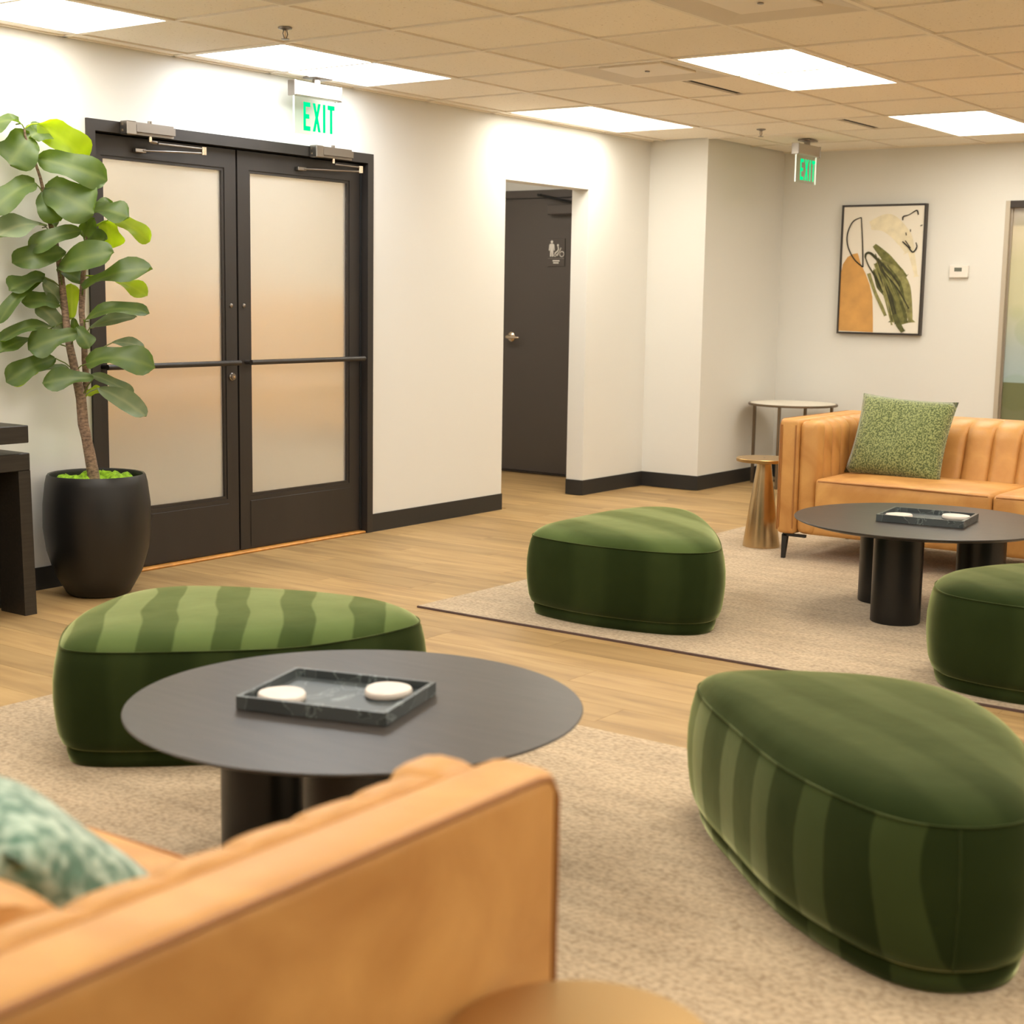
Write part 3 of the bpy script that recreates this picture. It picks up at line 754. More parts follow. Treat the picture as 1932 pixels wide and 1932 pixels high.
# ------------------------------------------------------------------ exit signs
LET = {
 'E': [[(0,0),(.62,0),(.62,.16),(.2,.16),(.2,.42),(.52,.42),(.52,.58),(.2,.58),(.2,.84),(.62,.84),(.62,1),(0,1)]],
 'X': [[(0,0),(.22,0),(.36,.33),(.5,0),(.72,0),(.47,.5),(.72,1),(.5,1),(.36,.67),(.22,1),(0,1),(.25,.5)]],
 'I': [[(0,0),(.2,0),(.2,1),(0,1)]],
 'T': [[(.22,0),(.42,0),(.42,.84),(.64,.84),(.64,1),(0,1),(0,.84),(.22,.84)]]}
def exit_sign(loc, label):
    e = tag(empty('exit_sign', loc), label, 'exit sign', 'green edge-lit exit signs')
    # local: x along the panel, z down from the ceiling (0)
    box('canopy', -.055, .075, -.045, .045, -.012, 0, M['steel'], e, bevel=.005, seg=2)
    tube('stem', [(0, 0, -.012), (0, 0, -.045)], .02, M['steel'], e, n=12)
    hs = box('housing', -.165, .155, -.024, .024, -.105, -.035, M['alu'], e, bevel=.004, seg=2)
    box('end_cap', -.178, -.165, -.026, .026, -.107, -.033, M['steel'], hs, bevel=.003, seg=1)
    box('end_cap', .155, .163, -.026, .026, -.107, -.033, M['steel'], hs, bevel=.003, seg=1)
    pn = box('acrylic_panel', -.160, .145, -.004, .004, -.285, -.104, M['acrylic'], e)
    boxes('panel_edge', [(-.163, -.160, -.004, .004, -.285, -.106), (.145, .147, -.004, .004, -.285, -.106)], M['edge_lit'], pn)
    xs = -.098; H = .138
    for ch in 'EXIT':
        for poly in LET[ch]:
            s = .077
            pts = [(xs+p[0]*s, -.268+p[1]*H) for p in poly]; n = len(pts)
            bm = bmesh.new()
            f = bm.faces.new([bm.verts.new((p[0], -.0062, p[1])) for p in pts])
            r_ = bmesh.ops.extrude_face_region(bm, geom=[f])
            for v in r_['geom']:
                if isinstance(v, bmesh.types.BMVert): v.co.y = -.0042
            bmesh.ops.recalc_face_normals(bm, faces=bm.faces[:])
            from_bm('letter', bm, M['green_lit'], pn)
            xs += (max(p[0] for p in poly))*s + .0185
    return e
exit_sign((1.425, -.13, CEIL), 'green EXIT sign above the frosted glass double door')
exit_sign((5.23, -1.0, CEIL), 'smaller green EXIT sign hanging near the far wall corner')

# ------------------------------------------------------------------ back wall: artwork, thermostat, glass partition
art = tag(empty('framed_artwork', (XB, -1.25, 1.085)), 'framed abstract painting in cream, ochre and olive on the back wall', 'painting')
AW, AH = .622, .910
bm = bmesh.new()
for q in ((-.045, -.001, -AW/2, -AW/2+.012, 0, AH), (-.045, -.001, AW/2-.012, AW/2, 0, AH), (-.045, -.001, -AW/2+.012, AW/2-.012, 0, .012), (-.045, -.001, -AW/2+.012, AW/2-.012, AH-.012, AH)): bm_box(bm, *q)
from_bm('picture_frame', bm, M['frame'], art)
cv = box('canvas', -.038, -.004, -AW/2+.014, AW/2-.014, .014, AH-.014, M['canvas'], art)
def A(cx, cy):
    v = (cy-491)/831.0; l = 783-38*v; r = 1310-45*v
    u = (cx-l)/(r-l)
    return (AW/2 - u*AW, AH*(1-v))
lay = [0]
def art_poly(name, pts, mat):
    lay[0] += 1; xo = -.0382 - .00018*lay[0]
    bm = bmesh.new(); f = bm.faces.new([bm.verts.new((xo, *A(*p))) for p in pts])
    bmesh.ops.triangulate(bm, faces=[f]); bmesh.ops.recalc_face_normals(bm, faces=bm.faces[:])
    return from_bm(name, bm, mat, cv)
def art_stroke(name, pts, w, mat):
    """ribbon along a smooth path; w = widths in crop units"""
    lay[0] += 1; xo = -.0382 - .00018*lay[0]
    P_ = catmull([Vector((*p, 0)) for p in pts], 8); n = len(P_)
    vs, fs = [], []
    for i, p in enumerate(P_):
        t = (P_[min(i+1, n-1)] - P_[max(i-1, 0)]); t = t.normalized() if t.length else Vector((1, 0, 0))
        nn = Vector((-t.y, t.x, 0)); f = i/(n-1)
        ww = w if not isinstance(w, (list, tuple)) else w[min(int(f*(len(w)-1)), len(w)-2)]*(1-(f*(len(w)-1)) % 1) + w[min(int(f*(len(w)-1))+1, len(w)-1)]*((f*(len(w)-1)) % 1)
        for s in (-.5, .5):
            q = p + nn*ww*s; vs.append((xo, *A(q.x, q.y)))
        if i: fs.append((2*i-2, 2*i-1, 2*i+1, 2*i))
    return mk(name, vs, fs, mat, cv)
def catmull(P_, n):
    out = []
    for i in range(len(P_)-1):
        p0, p1, p2, p3 = P_[max(i-1, 0)], P_[i], P_[i+1], P_[min(i+2, len(P_)-1)]
        for k in range(n):
            t = k/n
            out.append(.5*((2*p1) + (p2-p0)*t + (2*p0-5*p1+4*p2-p3)*t*t + (3*p1-p0-3*p2+p3)*t**3))
    out.append(P_[-1]); return out
art_poly('ochre_arch', [(752, 1303), (762, 1100), (772, 930), (785, 870), (815, 825), (850, 805), (880, 800), (900, 870), (930, 930), (955, 1000), (973, 1080), (976, 1200), (976, 1308)], M['ochre'])
art_stroke('cream_wash', [(960, 620), (1080, 590), (1180, 690), (1215, 800), (1245, 950)], [40, 75, 70, 40, 16], M['cream'])
art_stroke('cream_wash', [(965, 640), (1060, 640), (1150, 720), (1190, 800)], [20, 60, 60, 20], M['cream'])
art_stroke('olive_stroke', [(985, 750), (1060, 830), (1140, 930), (1180, 960)], [26, 60, 70, 40], M['olive0'])
art_stroke('olive_stroke', [(1000, 860), (1080, 980), (1130, 1120), (1170, 1250)], [40, 110, 110, 40], M['olive0'])
art_stroke('olive_stroke', [(1010, 850), (1110, 920), (1180, 1020), (1210, 1240)], [30, 70, 60, 24], M['olive3'])
art_stroke('olive_stroke', [(1000, 900), (1040, 1000), (1090, 1090), (1100, 1240)], [50, 90, 60, 18], M['olive1'])
art_stroke('olive_stroke', [(1060, 880), (1130, 980), (1160, 1080), (1180, 1240)], [20, 34, 26, 20], M['olive1'])
art_stroke('olive_stroke', [(1010, 930), (1040, 990), (1065, 1060)], [40, 60, 20], M['olive2'])
art_stroke('olive_stroke', [(950, 930), (990, 1050), (1030, 1140), (1055, 1200)], [24, 20, 24, 16], M['olive3'])
rs = random.Random(11)
for k in range(16):                       # dry-brush streaks
    f = k/15; ox = rs.uniform(-12, 12)
    y0_ = 800+rs.uniform(0, 120); y1_ = 1120+rs.uniform(0, 150)
    p0 = (985+70*f+ox, y0_); p1 = (1045+95*f+ox, (y0_+y1_)/2-10); p2 = (1095+110*f+ox*.5, y1_)
    art_stroke('olive_stroke', [p0, p1, p2], [4, rs.uniform(8, 18), rs.uniform(3, 9)], M['olive%d' % rs.choice((0, 1, 2, 3, 3))])
art_stroke('olive_stroke', [(1110, 1190), (1140, 1260), (1165, 1300)], [30, 34, 26], M['olive1'])
art_stroke('ink_line', [(930, 830), (935, 805), (960, 800), (1000, 835), (1090, 930), (1145, 1010)], [10, 14, 16, 18, 14, 8], M['olive2'])
art_stroke('ink_line', [(928, 822), (950, 880), (985, 940), (1040, 1050)], [8, 8, 10, 6], M['olive2'])
art_stroke('ink_line', [(905, 572), (850, 600), (815, 680), (820, 760), (860, 840), (915, 890)], [6, 8, 8, 8, 8, 9], M['ink'])
art_stroke('ink_line', [(905, 572), (911, 700), (914, 800), (915, 890)], [6, 7, 8, 9], M['ink'])
art_stroke('ink_mark', [(1165, 595), (1168, 572), (1205, 560), (1250, 535), (1260, 562)], [7, 9, 4, 9, 7], M['ink'])
art_stroke('ink_mark', [(1162, 728), (1195, 760), (1225, 795), (1250, 765), (1245, 735)], [8, 9, 9, 9, 5], M['ink'])
art_stroke('ink_mark', [(1180, 722), (1212, 770)], [5, 6], M['ink'])
art_stroke('ink_mark', [(1186, 690), (1184, 672)], [5, 5], M['ink'])
art_stroke('ink_mark', [(1212, 668), (1212, 652)], [6, 5], M['ink'])
art_stroke('ink_mark', [(1272, 632), (1285, 626)], [5, 6], M['ink'])

th = tag(empty('thermostat', (XB, -1.807, 1.488)), 'white wall thermostat with a small grey display right of the artwork', 'thermostat')
box('case', -.026, 0, -.065, .065, 0, .085, M['white'], th, bevel=.005, seg=2)
box('display', -.0275, -.0255, -.022, .030, .042, .068, M['screen'], th)
box('button', -.0275, -.0255, -.045, -.036, .048, .058, M['white'], th, bevel=.001, seg=1)

w1 = struct(empty('window_1', (XB, GY0, 0)), 'glass partition with printed film in an aluminium frame', 'window')
boxes('window_frame', [(-.012, .10, -.030, 0, 0, GZ), (-.012, .10, GY1-GY0, GY1-GY0+.03, 0, GZ), (-.012, .10, GY1-GY0+.03, -.03, 0, .06)], M['alum_frame'], w1)
boxes('window_head', [(-.012, .10, GY1-GY0+.03, -.03, GZ-.045, GZ)], M['frame'], w1)
box('glass_pane', .04, .05, GY1-GY0+.03, -.03, .06, GZ-.045, M['film'], w1)
box('edge_bead', .022, .040, -.040, -.030, .06, GZ-.045, M['alu'], w1)

# ------------------------------------------------------------------ sofa
def catm_closed(P_, n):
    N = len(P_); out = []
    for i in range(N):
        p0, p1, p2, p3 = P_[i-1], P_[i], P_[(i+1) % N], P_[(i+2) % N]
        for k in range(n):
            t = k/n
            out.append(.5*((2*p1) + (p2-p0)*t + (2*p0-5*p1+4*p2-p3)*t*t + (3*p1-p0-3*p2+p3)*t**3))
    return out

def rbox(name, x0, x1, y0, y1, z0, z1, r, mat, parent, puff=0.0, seg=4):
    """rounded, slightly puffed upholstery block"""
    bm = bmesh.new(); bm_box(bm, x0, x1, y0, y1, z0, z1)
    bmesh.ops.bevel(bm, geom=bm.edges[:], offset=r, segments=seg, profile=.5, affect='EDGES')
    if puff:
        bmesh.ops.subdivide_edges(bm, edges=[e_ for e_ in bm.edges if e_.calc_length() > .08], cuts=6, use_grid_fill=True)
        cx, cy, cz = (x0+x1)/2, (y0+y1)/2, (z0+z1)/2
        for v in bm.verts:
            u = (v.co.x-cx)/((x1-x0)/2); w = (v.co.y-cy)/((y1-y0)/2); q = (v.co.z-cz)/((z1-z0)/2)
            if abs(q) > .7: v.co.z += puff*math.copysign(1, q)*max(0, 1-u*u)*max(0, 1-w**4)
            elif abs(u) > .7: v.co.x += puff*.6*math.copysign(1, u)*max(0, 1-q*q)*max(0, 1-w**4)
    return from_bm(name, bm, mat, parent, smooth=True)

def channel(name, w, depth, h, mat, parent, loc, rz, lean=0.0):
    """one vertical padded channel: width w (local y), bulging to -x, top rolled over"""
    nw = 8; prof = []
    nz = 12
    vs, fs = [], []
    for i in range(nz+1):
        t = i/nz
        if t < .62:
            z = h*(t/.62)*.86; xo = 0.0; roll = 0
        else:
            a = (t-.62)/.38*math.pi/2*1.0
            z = h*.86 + h*.14*math.sin(a); xo = (depth-lean)*.92*(1-math.cos(a)); roll = 1
        for k in range(nw+1):
            s = -1 + 2*k/nw
            b_ = math.sqrt(max(0, 1-abs(s)**2.6))
            d = -(.021*b_)
            if t < .62: vs.append((d + .024 + lean*z/h, s*w/2, z))
            else:
                a = (t-.62)/.38*math.pi/2
                vs.append((min(depth, xo + .024*math.cos(a) + lean*min(1, z/h) + d*math.cos(a)), s*w/2, z + .007*b_*math.sin(a)))
    n1 = nw+1
    for i in range(nz):
        for k in range(nw):
            fs.append((i*n1+k, i*n1+k+1, (i+1)*n1+k+1, (i+1)*n1+k))
    # close the back and ends
    b0 = len(vs)
    ytop = vs[nz*n1][2]
    vs += [(depth, -w/2, 0), (depth, w/2, 0), (depth, w/2, ytop), (depth, -w/2, ytop)]
    fs.append((b0+1, b0, b0+3, b0+2))
    fs.append(tuple(reversed(list(range(0, nw+1)) + [b0+1, b0])))
    fs.append(tuple(list(range(nz*n1, nz*n1+n1)) + [b0+2, b0+3]))
    fs.append(tuple([i*n1 for i in range(nz+1)] + [b0+3, b0]))
    fs.append(tuple(reversed([i*n1+nw for i in range(nz+1)] + [b0+2, b0+1])))
    o = mk(name, vs, fs, mat, parent, smooth=True)
    o.data.set_sharp_from_angle(angle=math.radians(60))
    o.location = loc; o.rotation_euler = (0, 0, rz)
    return o

SL, SD, SH = 2.20, .86, .715        # length, depth, height
def sofa(loc, rz, label):
    e = tag(empty('sofa', loc, rz), label, 'sofa', 'tan leather channel-tufted sofas')
    # local: front at x=0 facing -x, arms at y=0 and y=-SL
    zb = .130
    L = M['leather']
    rbox('base', .03, SD-.03, -SL+.10, -.10, zb, .275, .03, L, e)
    for s in (0, 1):
        y0, y1 = (-.105, 0) if s == 0 else (-SL, -SL+.105)
        rbox('arm', 0, SD, y0, y1, zb, SH, .022, L, e)
        yi0, yi1 = (-.205, -.100) if s == 0 else (-SL+.100, -SL+.205)
        rbox('arm_pad', .012, .12, yi0, yi1, zb+.004, SH-.006, .035, L, e)
        # channels along the inside of the arm
        nch = 6; x0 = .115; w = (.745-x0)/nch
        for k in range(nch):
            xc = x0 + w*(k+.5)
            if s == 0: channel('arm_channel', w, .100, SH-.274-.004, L, e, (xc, -.2060, .27), math.pi/2)
            else: channel('arm_channel', w, .100, SH-.274-.004, L, e, (xc, -SL+.2060, .27), -math.pi/2)
        # welts
        yo = y0+.0 if s == 0 else y1
        for yy in ((y0, y1)):
            tube('welt', [(-.001, yy+(.014 if yy == y0 else -.014), zb+.03), (-.001, yy+(.014 if yy == y0 else -.014), SH-.03)], .0045, M['welt'], e, n=6)
        yw = y1-.003 if s == 0 else y0+.003
        tube('welt', [(.006, yw, zb+.02), (.006, yw, SH-.035), (.022, yw, SH-.010), (.045, yw, SH-.005), (SD-.03, yw, SH-.005)], .0045, M['welt'], e, n=6)
    rbox('back', SD-.11, SD, -SL+.09, -.09, zb, SH, .022, L, e)
    n = 13; w = (SL-.41)/n
    for k in range(n):
        channel('back_channel', w, .295, SH-.274, L, e, (.455, -.205-w*(k+.5), .27), 0, lean=.14)
    sw = (SL-.41)/2
    for k in range(2):
        y1 = -.205 - k*sw
        c = rbox('seat_cushion', -.008, .52, y1-sw+.002, y1-.002, .262, .425, .022, L, e, puff=.010)
        tube('welt', [(-.004, y1-.02, .413), (-.012, y1-sw/2, .418), (-.004, y1-sw+.02, .413)], .0045, M['welt'], c, n=6)
        tube('welt', [(-.004, y1-.02, .278), (-.012, y1-sw/2, .276), (-.004, y1-sw+.02, .278)], .0045, M['welt'], c, n=6)
    for (lx, ly, sx, sy) in ((.03, -.035, 1, -1), (.03, -SL+.035, 1, 1), (SD-.03, -.035, -1, -1), (SD-.03, -SL+.035, -1, 1)):
        bm = bmesh.new()
        v1 = bm_box(bm, lx-.009, lx+.009, ly-.009, ly+.009, 0, zb-.006)
        for v in v1:
            if v.co.z > .05: v.co.x += .006*sx*(1 if (v.co.x > lx) == (sx > 0) else 0); v.co.y += .012*sy*(1 if (v.co.y > ly) == (sy > 0) else 0)
        bm_box(bm, min(lx, lx+.12*sx), max(lx, lx+.12*sx), ly-.009, ly+.009, zb-.014, zb)
        bm_box(bm, lx-.009, lx+.009, min(ly, ly+.12*sy), max(ly, ly+.12*sy), zb-.014, zb)
        from_bm('leg', bm, M['legblack'], e)
    return e
sofa((2.70, -2.12, RZ), 0, 'tan leather channel-tufted sofa at the back holding a green pillow')
sofa((-2.69, -4.472, RZ), math.pi, 'blurred tan leather sofa in the lower left foreground, seen over its arm')

def pillow(name, w, h, t, mat, loc, rot, label):
    n = 16; vs, fs = [], []
    for side in (1, -1):
        for i in range(n+1):
            for j in range(n+1):
                u, v = -1+2*i/n, -1+2*j/n
                k = (1-abs(u)**2.2)*(1-abs(v)**2.2)
                pin = 1-.07*(1-(abs(u)*abs(v)))*0
                px = u*w/2*(1-.06*(1-v*v)*abs(u)**3); pz = v*h/2*(1-.06*(1-u*u)*abs(v)**3)
                wob = .006*math.sin(5*u+3*v)
                vs.append((side*(t/2*max(0, k)**.45) + wob*k, px, pz))
    N = (n+1)**2
    for s in (0, 1):
        for i in range(n):
            for j in range(n):
                a = s*N + i*(n+1)+j; q = (a, a+n+1, a+n+2, a+1)
                fs.append(q if s else tuple(reversed(q)))
    bm = bmesh.new(); me = bpy.data.meshes.new(name); me.from_pydata(vs, [], fs); bm.from_mesh(me)
    bmesh.ops.remove_doubles(bm, verts=bm.verts, dist=.0004); bmesh.ops.recalc_face_normals(bm, faces=bm.faces[:])
    o = from_bm(name, bm, mat, None, smooth=True)
    o.location = loc; o.rotation_euler = rot
    return tag(o, label, 'pillow')
pillow('throw_pillow', .50, .44, .15, M['pil_green'], (3.105, -2.60, RZ+.425+.197), (math.radians(3), math.radians(24), math.radians(4)), 'square green textured pillow leaning in the corner of the far sofa')
pillow('throw_pillow', .48, .40, .21, M['pil_teal'], (-3.100, -3.91, RZ+.425+.125), (0, math.radians(-46), math.radians(-4)), 'pale teal textured pillow on the foreground sofa, cut by the left edge')

# ------------------------------------------------------------------ coffee tables
def coffee_table(loc, r, label, a0):
    e = tag(empty('coffee_table', loc), label, 'coffee table', 'round black coffee tables')
    H = .395
    lathe('tabletop', [(0, H-.020), (r-.045, H-.020), (r-.010, H-.010), (r-.001, H-.005), (r, H-.002), (r-.002, H), (0, H)], M['tabletop'], e, n=96, ang=25)
    for k in range(3):
        a = a0 + 2*math.pi*k/3
        cx, cy = .25*math.cos(a), .25*math.sin(a)
        lathe('leg', [(.098, 0), (.101, .003), (.101, H-.0205)], M['tableleg'], e, n=48, cx=cx, cy=cy)
    return e
A0 = math.pi
coffee_table((1.88, -3.20, RZ), .534, 'round black coffee table in front of the far sofa', A0)
coffee_table((-1.77, -3.29, RZ), .510, 'round black coffee table in the foreground between sofa and ottomans', math.radians(100))

def tray(loc, rz, L_, W_, label, cl1, cl2):
    e = tag(empty('marble_tray', loc, rz), label, 'tray', 'dark marble trays')
    bm = bmesh.new(); hx, hy, t, h = L_/2, W_/2, .011, .030
    # one carved piece: outer box with a sunk top
    o = [(-hx, -hy), (hx, -hy), (hx, hy), (-hx, hy)]; i_ = [(-hx+t, -hy+t), (hx-t, -hy+t), (hx-t, hy-t), (-hx+t, hy-t)]
    vb = [bm.verts.new((*p, .001)) for p in o]; vt = [bm.verts.new((*p, h)) for p in o]
    it = [bm.verts.new((*p, h)) for p in i_]; ib = [bm.verts.new((*p, .011)) for p in i_]
    bm.faces.new(list(reversed(vb))); bm.faces.new(ib)
    for k in range(4):
        l = (k+1) % 4
        bm.faces.new((vb[k], vb[l], vt[l], vt[k])); bm.faces.new((vt[k], vt[l], it[l], it[k])); bm.faces.new((it[k], it[l], ib[l], ib[k]))
    bmesh.ops.recalc_face_normals(bm, faces=bm.faces[:])
    bmesh.ops.bevel(bm, geom=[x for x in bm.edges if abs(x.verts[0].co.z-x.verts[1].co.z) > .015], offset=.003, segments=2, affect='EDGES')
    from_bm('tray_body', bm, M['marble'], e)
    return e
def coaster(loc, r, label, seed):
    rnd = random.Random(seed); ph = [rnd.uniform(0, 6.28) for _ in range(3)]; n = 40; vs, fs = [], []
    prof = [(0, 0), (.93, 0), (1.0, .004), (1.0, .012), (.95, .016), (.0, .0165)]
    for f, z in prof:
        for k in range(n):
            a = 2*math.pi*k/n
            rr = r*f*(1+.06*math.sin(2*a+ph[0])+.035*math.sin(3*a+ph[1]))
            vs.append((rr*math.cos(a), rr*math.sin(a), z))
    for i in range(len(prof)-1):
        for k in range(n): fs.append((i*n+k, i*n+(k+1) % n, (i+1)*n+(k+1) % n, (i+1)*n+k))
    o = autosmooth(mk('stone_coaster', vs, fs, M['coaster']), 50); o.location = loc
    return tag(o, label, 'coaster', 'white stone coasters on the trays')
TZ = RZ + .395
def tray_set(c, p, rz, L_, W_, lt, labs, offs):
    tray((c[0], c[1], TZ), rz, L_, W_, lt, None, None)
    for k, (dx, dy) in enumerate(offs):
        x_ = c[0] + dx*math.cos(rz) - dy*math.sin(rz); y_ = c[1] + dx*math.sin(rz) + dy*math.cos(rz)
        coaster((x_, y_, TZ+.0112), p, labs[k], int(abs(c[0])*100)+k)
# near tray corners about (-1.95,-3.12) (-1.70,-3.04) (-1.60,-3.37) (-1.87,-3.48)
tray_set((-1.79, -3.255), .056, math.radians(-73), .36, .285, 'dark marble tray with white coasters on the foreground coffee table',
         ('white stone coaster at the left end of the foreground tray', 'white stone coaster at the right end of the foreground tray'), ((-.105, -.065), (.095, .06)))
tray_set((1.87, -3.225), .056, math.radians(-83), .36, .285, 'dark marble tray with white coasters on the far coffee table',
         ('white stone coaster at the left end of the far tray', 'white stone coaster at the right end of the far tray'), ((-.105, -.06), (.105, .05)))

# ------------------------------------------------------------------ brass side tables
def side_table(loc, r, label, rb=.098):
    e = tag(empty('side_table', loc), label, 'side table', 'round brass side tables')
    H = .475
    lathe('tabletop', [(0, H-.018), (r-.002, H-.018), (r, H-.016), (r, H-.002), (r-.002, H), (0, H)], M['brasstop'], e, n=64, ang=30)
    lathe('pedestal', [(rb, .001), (rb, .010), (.042, H-.06), (.037, H-.018)], M['brass'], e, n=64)
    lathe('screw', [(.006, H), (.006, H+.001), (0, H+.001)], M['steel'], e, n=12)
    return e
side_table((2.985, -1.90, RZ), .148, 'brass cone side table beside the arm of the far sofa')
side_table((-2.872, -4.628, RZ), .152, 'blurred brass side table at the bottom edge beside the foreground sofa')

# round metal end table in the far corner
e = tag(empty('end_table', (5.60, -.80, 0)), 'tall round end table with thin bronze legs in the far wall corner', 'end table')
lathe('tabletop', [(0, .575), (.312, .575), (.315, .577), (.315, .588), (.313, .590), (0, .590)], M['bronze_table'], e, n=64, ang=30)
lathe('inset_top', [(.300, .5902), (.300, .5912), (0, .5912)], M['canvas'], e, n=64, ang=30)
lp = []
for k in range(4):
    a = math.radians(187 + 90*k); lp.append((.285*math.cos(a), .285*math.sin(a)))
for x_, y_ in lp: box('leg', x_-.009, x_+.009, y_-.009, y_+.009, 0, .575, M['bronze_table'], e)
for k in range(4):
    a, b = lp[k], lp[(k+1) % 4]
    tube('floor_rail', [(a[0], a[1], .010), (b[0], b[1], .010)], .008, M['bronze_table'], e, n=4)
e = tag(empty('nesting_table', (5.42, -1.42, 0)), 'low dark table almost hidden behind the arm of the far sofa', 'end table')
lathe('tabletop', [(0, .515), (.20, .515), (.20, .530), (0, .530)], M['bronze_table'], e, n=48, ang=30)
for k in range(3):
    a = math.radians(30+120*k); x_, y_ = .17*math.cos(a), .17*math.sin(a)
    box('leg', x_-.008, x_+.008, y_-.008, y_+.008, 0, .515, M['bronze_table'], e)

# ------------------------------------------------------------------ velvet ottomans
def ottoman(ctrl, label, vel, vel_top, seams=(), H=.385):
    c = sum((Vector((*p, 0)) for p in ctrl), Vector((0, 0, 0)))/len(ctrl)
    e = tag(empty('ottoman', (c.x, c.y, RZ)), label, 'ottoman', 'green velvet pebble ottomans')
    P_ = catm_closed([Vector((*p, 0))-c for p in ctrl], 14)
    # smooth the outline
    for _ in range(6): P_ = [(P_[i-1]+2*P_[i]+P_[(i+1) % len(P_)])/4 for i in range(len(P_))]
    N = len(P_)
    area = sum(P_[i].x*P_[(i+1) % N].y - P_[(i+1) % N].x*P_[i].y for i in range(N))
    if area < 0: P_.reverse()
    nor = []
    for i in range(N):
        t = (P_[(i+2) % N]-P_[i-2]).normalized(); nor.append(Vector((t.y, -t.x, 0)))
    def ring(d, z): return [P_[i]+nor[i]*d+Vector((0, 0, z)) for i in range(N)]
    def skin(name, rings, mat, top=None, bottom=False, parent=e):
        vs, fs = [], []
        for r_ in rings: vs += r_
        for i in range(len(rings)-1):
            for k in range(N): fs.append((i*N+k, i*N+(k+1) % N, (i+1)*N+(k+1) % N, (i+1)*N+k))
        if top is not None:
            vs.append(top); t0 = (len(rings)-1)*N
            for k in range(N): fs.append((t0+k, t0+(k+1) % N, len(vs)-1))
        if bottom: fs.append(tuple(reversed(range(N))))
        o = mk(name, vs, fs, mat, parent, smooth=True); o.data.set_sharp_from_angle(angle=math.radians(50)); return o
    skin('base', [ring(-.030, 0), ring(-.022, .005), ring(-.016, .030), ring(-.018, .047)], vel, bottom=True)
    s = H/.385
    body = [(-.045, .044), (-.018, .047), (-.004, .056), (.006, .082), (.013, .13), (.017, .18), (.016, .23), (.010, .275), (.001, .312), (-.007, .328)]
    skin('body', [ring(d, z*s) for d, z in body], vel)
    zt = .328*s
    tops = []
    cen = Vector((0, 0, 0))
    edge = ring(-.007, zt)
    for f, dz in ((1.0, 0), (.985, .010), (.955, .021), (.90, .033), (.80, .043), (.62, .051), (.40, .055), (.18, .057)):
        tops.append([Vector((p.x*f, p.y*f, zt+dz*s)) for p in edge])
    skin('cushion_top', tops, vel_top, top=Vector((0, 0, zt+.057*s)))
    loop_tube('piping', ring(-.005, zt+.0005), .0022, vel, e)
    for f in seams:
        q_ = Vector((f[0], f[1], 0))-c; k = min(range(N), key=lambda i_: (P_[i_]-q_).length)
        tube('seam', [P_[k]+nor[k]*(d+.0005)+Vector((0, 0, z*s)) for d, z in body[2:]], .003, vel_top, e, n=6)
    return e
V0 = mat_velvet('velvet_plain', .6, 1.4, .25, .35, .75)
V1 = mat_velvet('velvet_top', .4, 1.0, .55, .2, .8, 2.4)  # base colour lightened to stand in for more sheen on the top
V2 = mat_velvet('velvet_banded_top', .80, 1.55, .70, .40, .50, 2.4, 2.4)  # brushed pile bands, with the base colour also lightened in place of sheen
V4 = mat_velvet('velvet_banded_side', -.98, 1.5, .75, .55, .63)
# outlines at seam height, from the floor plan
ottoman([(.74, -2.03), (.71, -2.30), (.77, -2.62), (.92, -2.74), (1.15, -2.64), (1.52, -2.38), (1.74, -2.16), (1.72, -1.99), (1.46, -1.90), (1.05, -1.90), (.82, -1.93)],
        'green velvet ottoman with pale top between corridor opening and far coffee table', V0, V1)
ottoman([(-1.70, -2.20), (-1.62, -2.03), (-1.40, -1.84), (-1.13, -1.74), (-.95, -1.82), (-.78, -2.12), (-.70, -2.42), (-.76, -2.64), (-.92, -2.70), (-1.25, -2.64), (-1.50, -2.44)],
        'green velvet ottoman with striped brushed top behind the foreground coffee table', V0, V2)
ottoman([(-1.05, -3.77), (-.90, -3.69), (-.76, -3.80), (-.63, -4.06), (-.67, -4.30), (-.94, -4.53), (-1.33, -4.68), (-1.51, -4.645), (-1.58, -4.48), (-1.45, -4.20), (-1.23, -3.95)],
        'large dark green velvet ottoman in the right foreground', V4, V0, seams=((-1.56, -4.60),), H=.395)
ottoman([(.80, -3.66), (.98, -3.63), (1.25, -3.74), (1.55, -4.02), (1.60, -4.25), (1.35, -4.42), (1.00, -4.46), (.72, -4.34), (.63, -4.05), (.66, -3.78)],
        'green velvet ottoman cut by the right edge in front of the far table', V0, V0)

# ------------------------------------------------------------------ console table at the left edge
e = tag(empty('console_table', (-.90, -.23, 0)), 'black wooden console table at the left edge beside the plant pot', 'console table')
box('top_slab', -.80, .365, -.19, .17, .702, .772, M['espresso'], e, bevel=.003, seg=1)
box('lower_beam', -.74, .375, -.18, .16, .590, .660, M['espresso'], e, bevel=.003, seg=1)
box('spacer', -.60, -.10, -.10, .10, .660, .702, M['espresso'], e)
for sx in (1, -1):
    bm = bmesh.new(); x0, x1 = (.318, .374) if sx > 0 else (-.739, -.683)
    vs = bm_box(bm, x0, x1, -.18, -.02, 0, .590)
    for v in vs:
        if v.co.z < .1: v.co.x += .012*sx
    from_bm('leg', bm, M['espresso'], e)
    bm = bmesh.new(); vs = bm_box(bm, x0, x1, .02, .16, 0, .590)
    for v in vs:
        if v.co.z < .1: v.co.x += .012*sx
    from_bm('leg', bm, M['espresso'], e)
box('back_panel', -.683, .318, -.012, .010, .02, .590, M['espresso'], e)

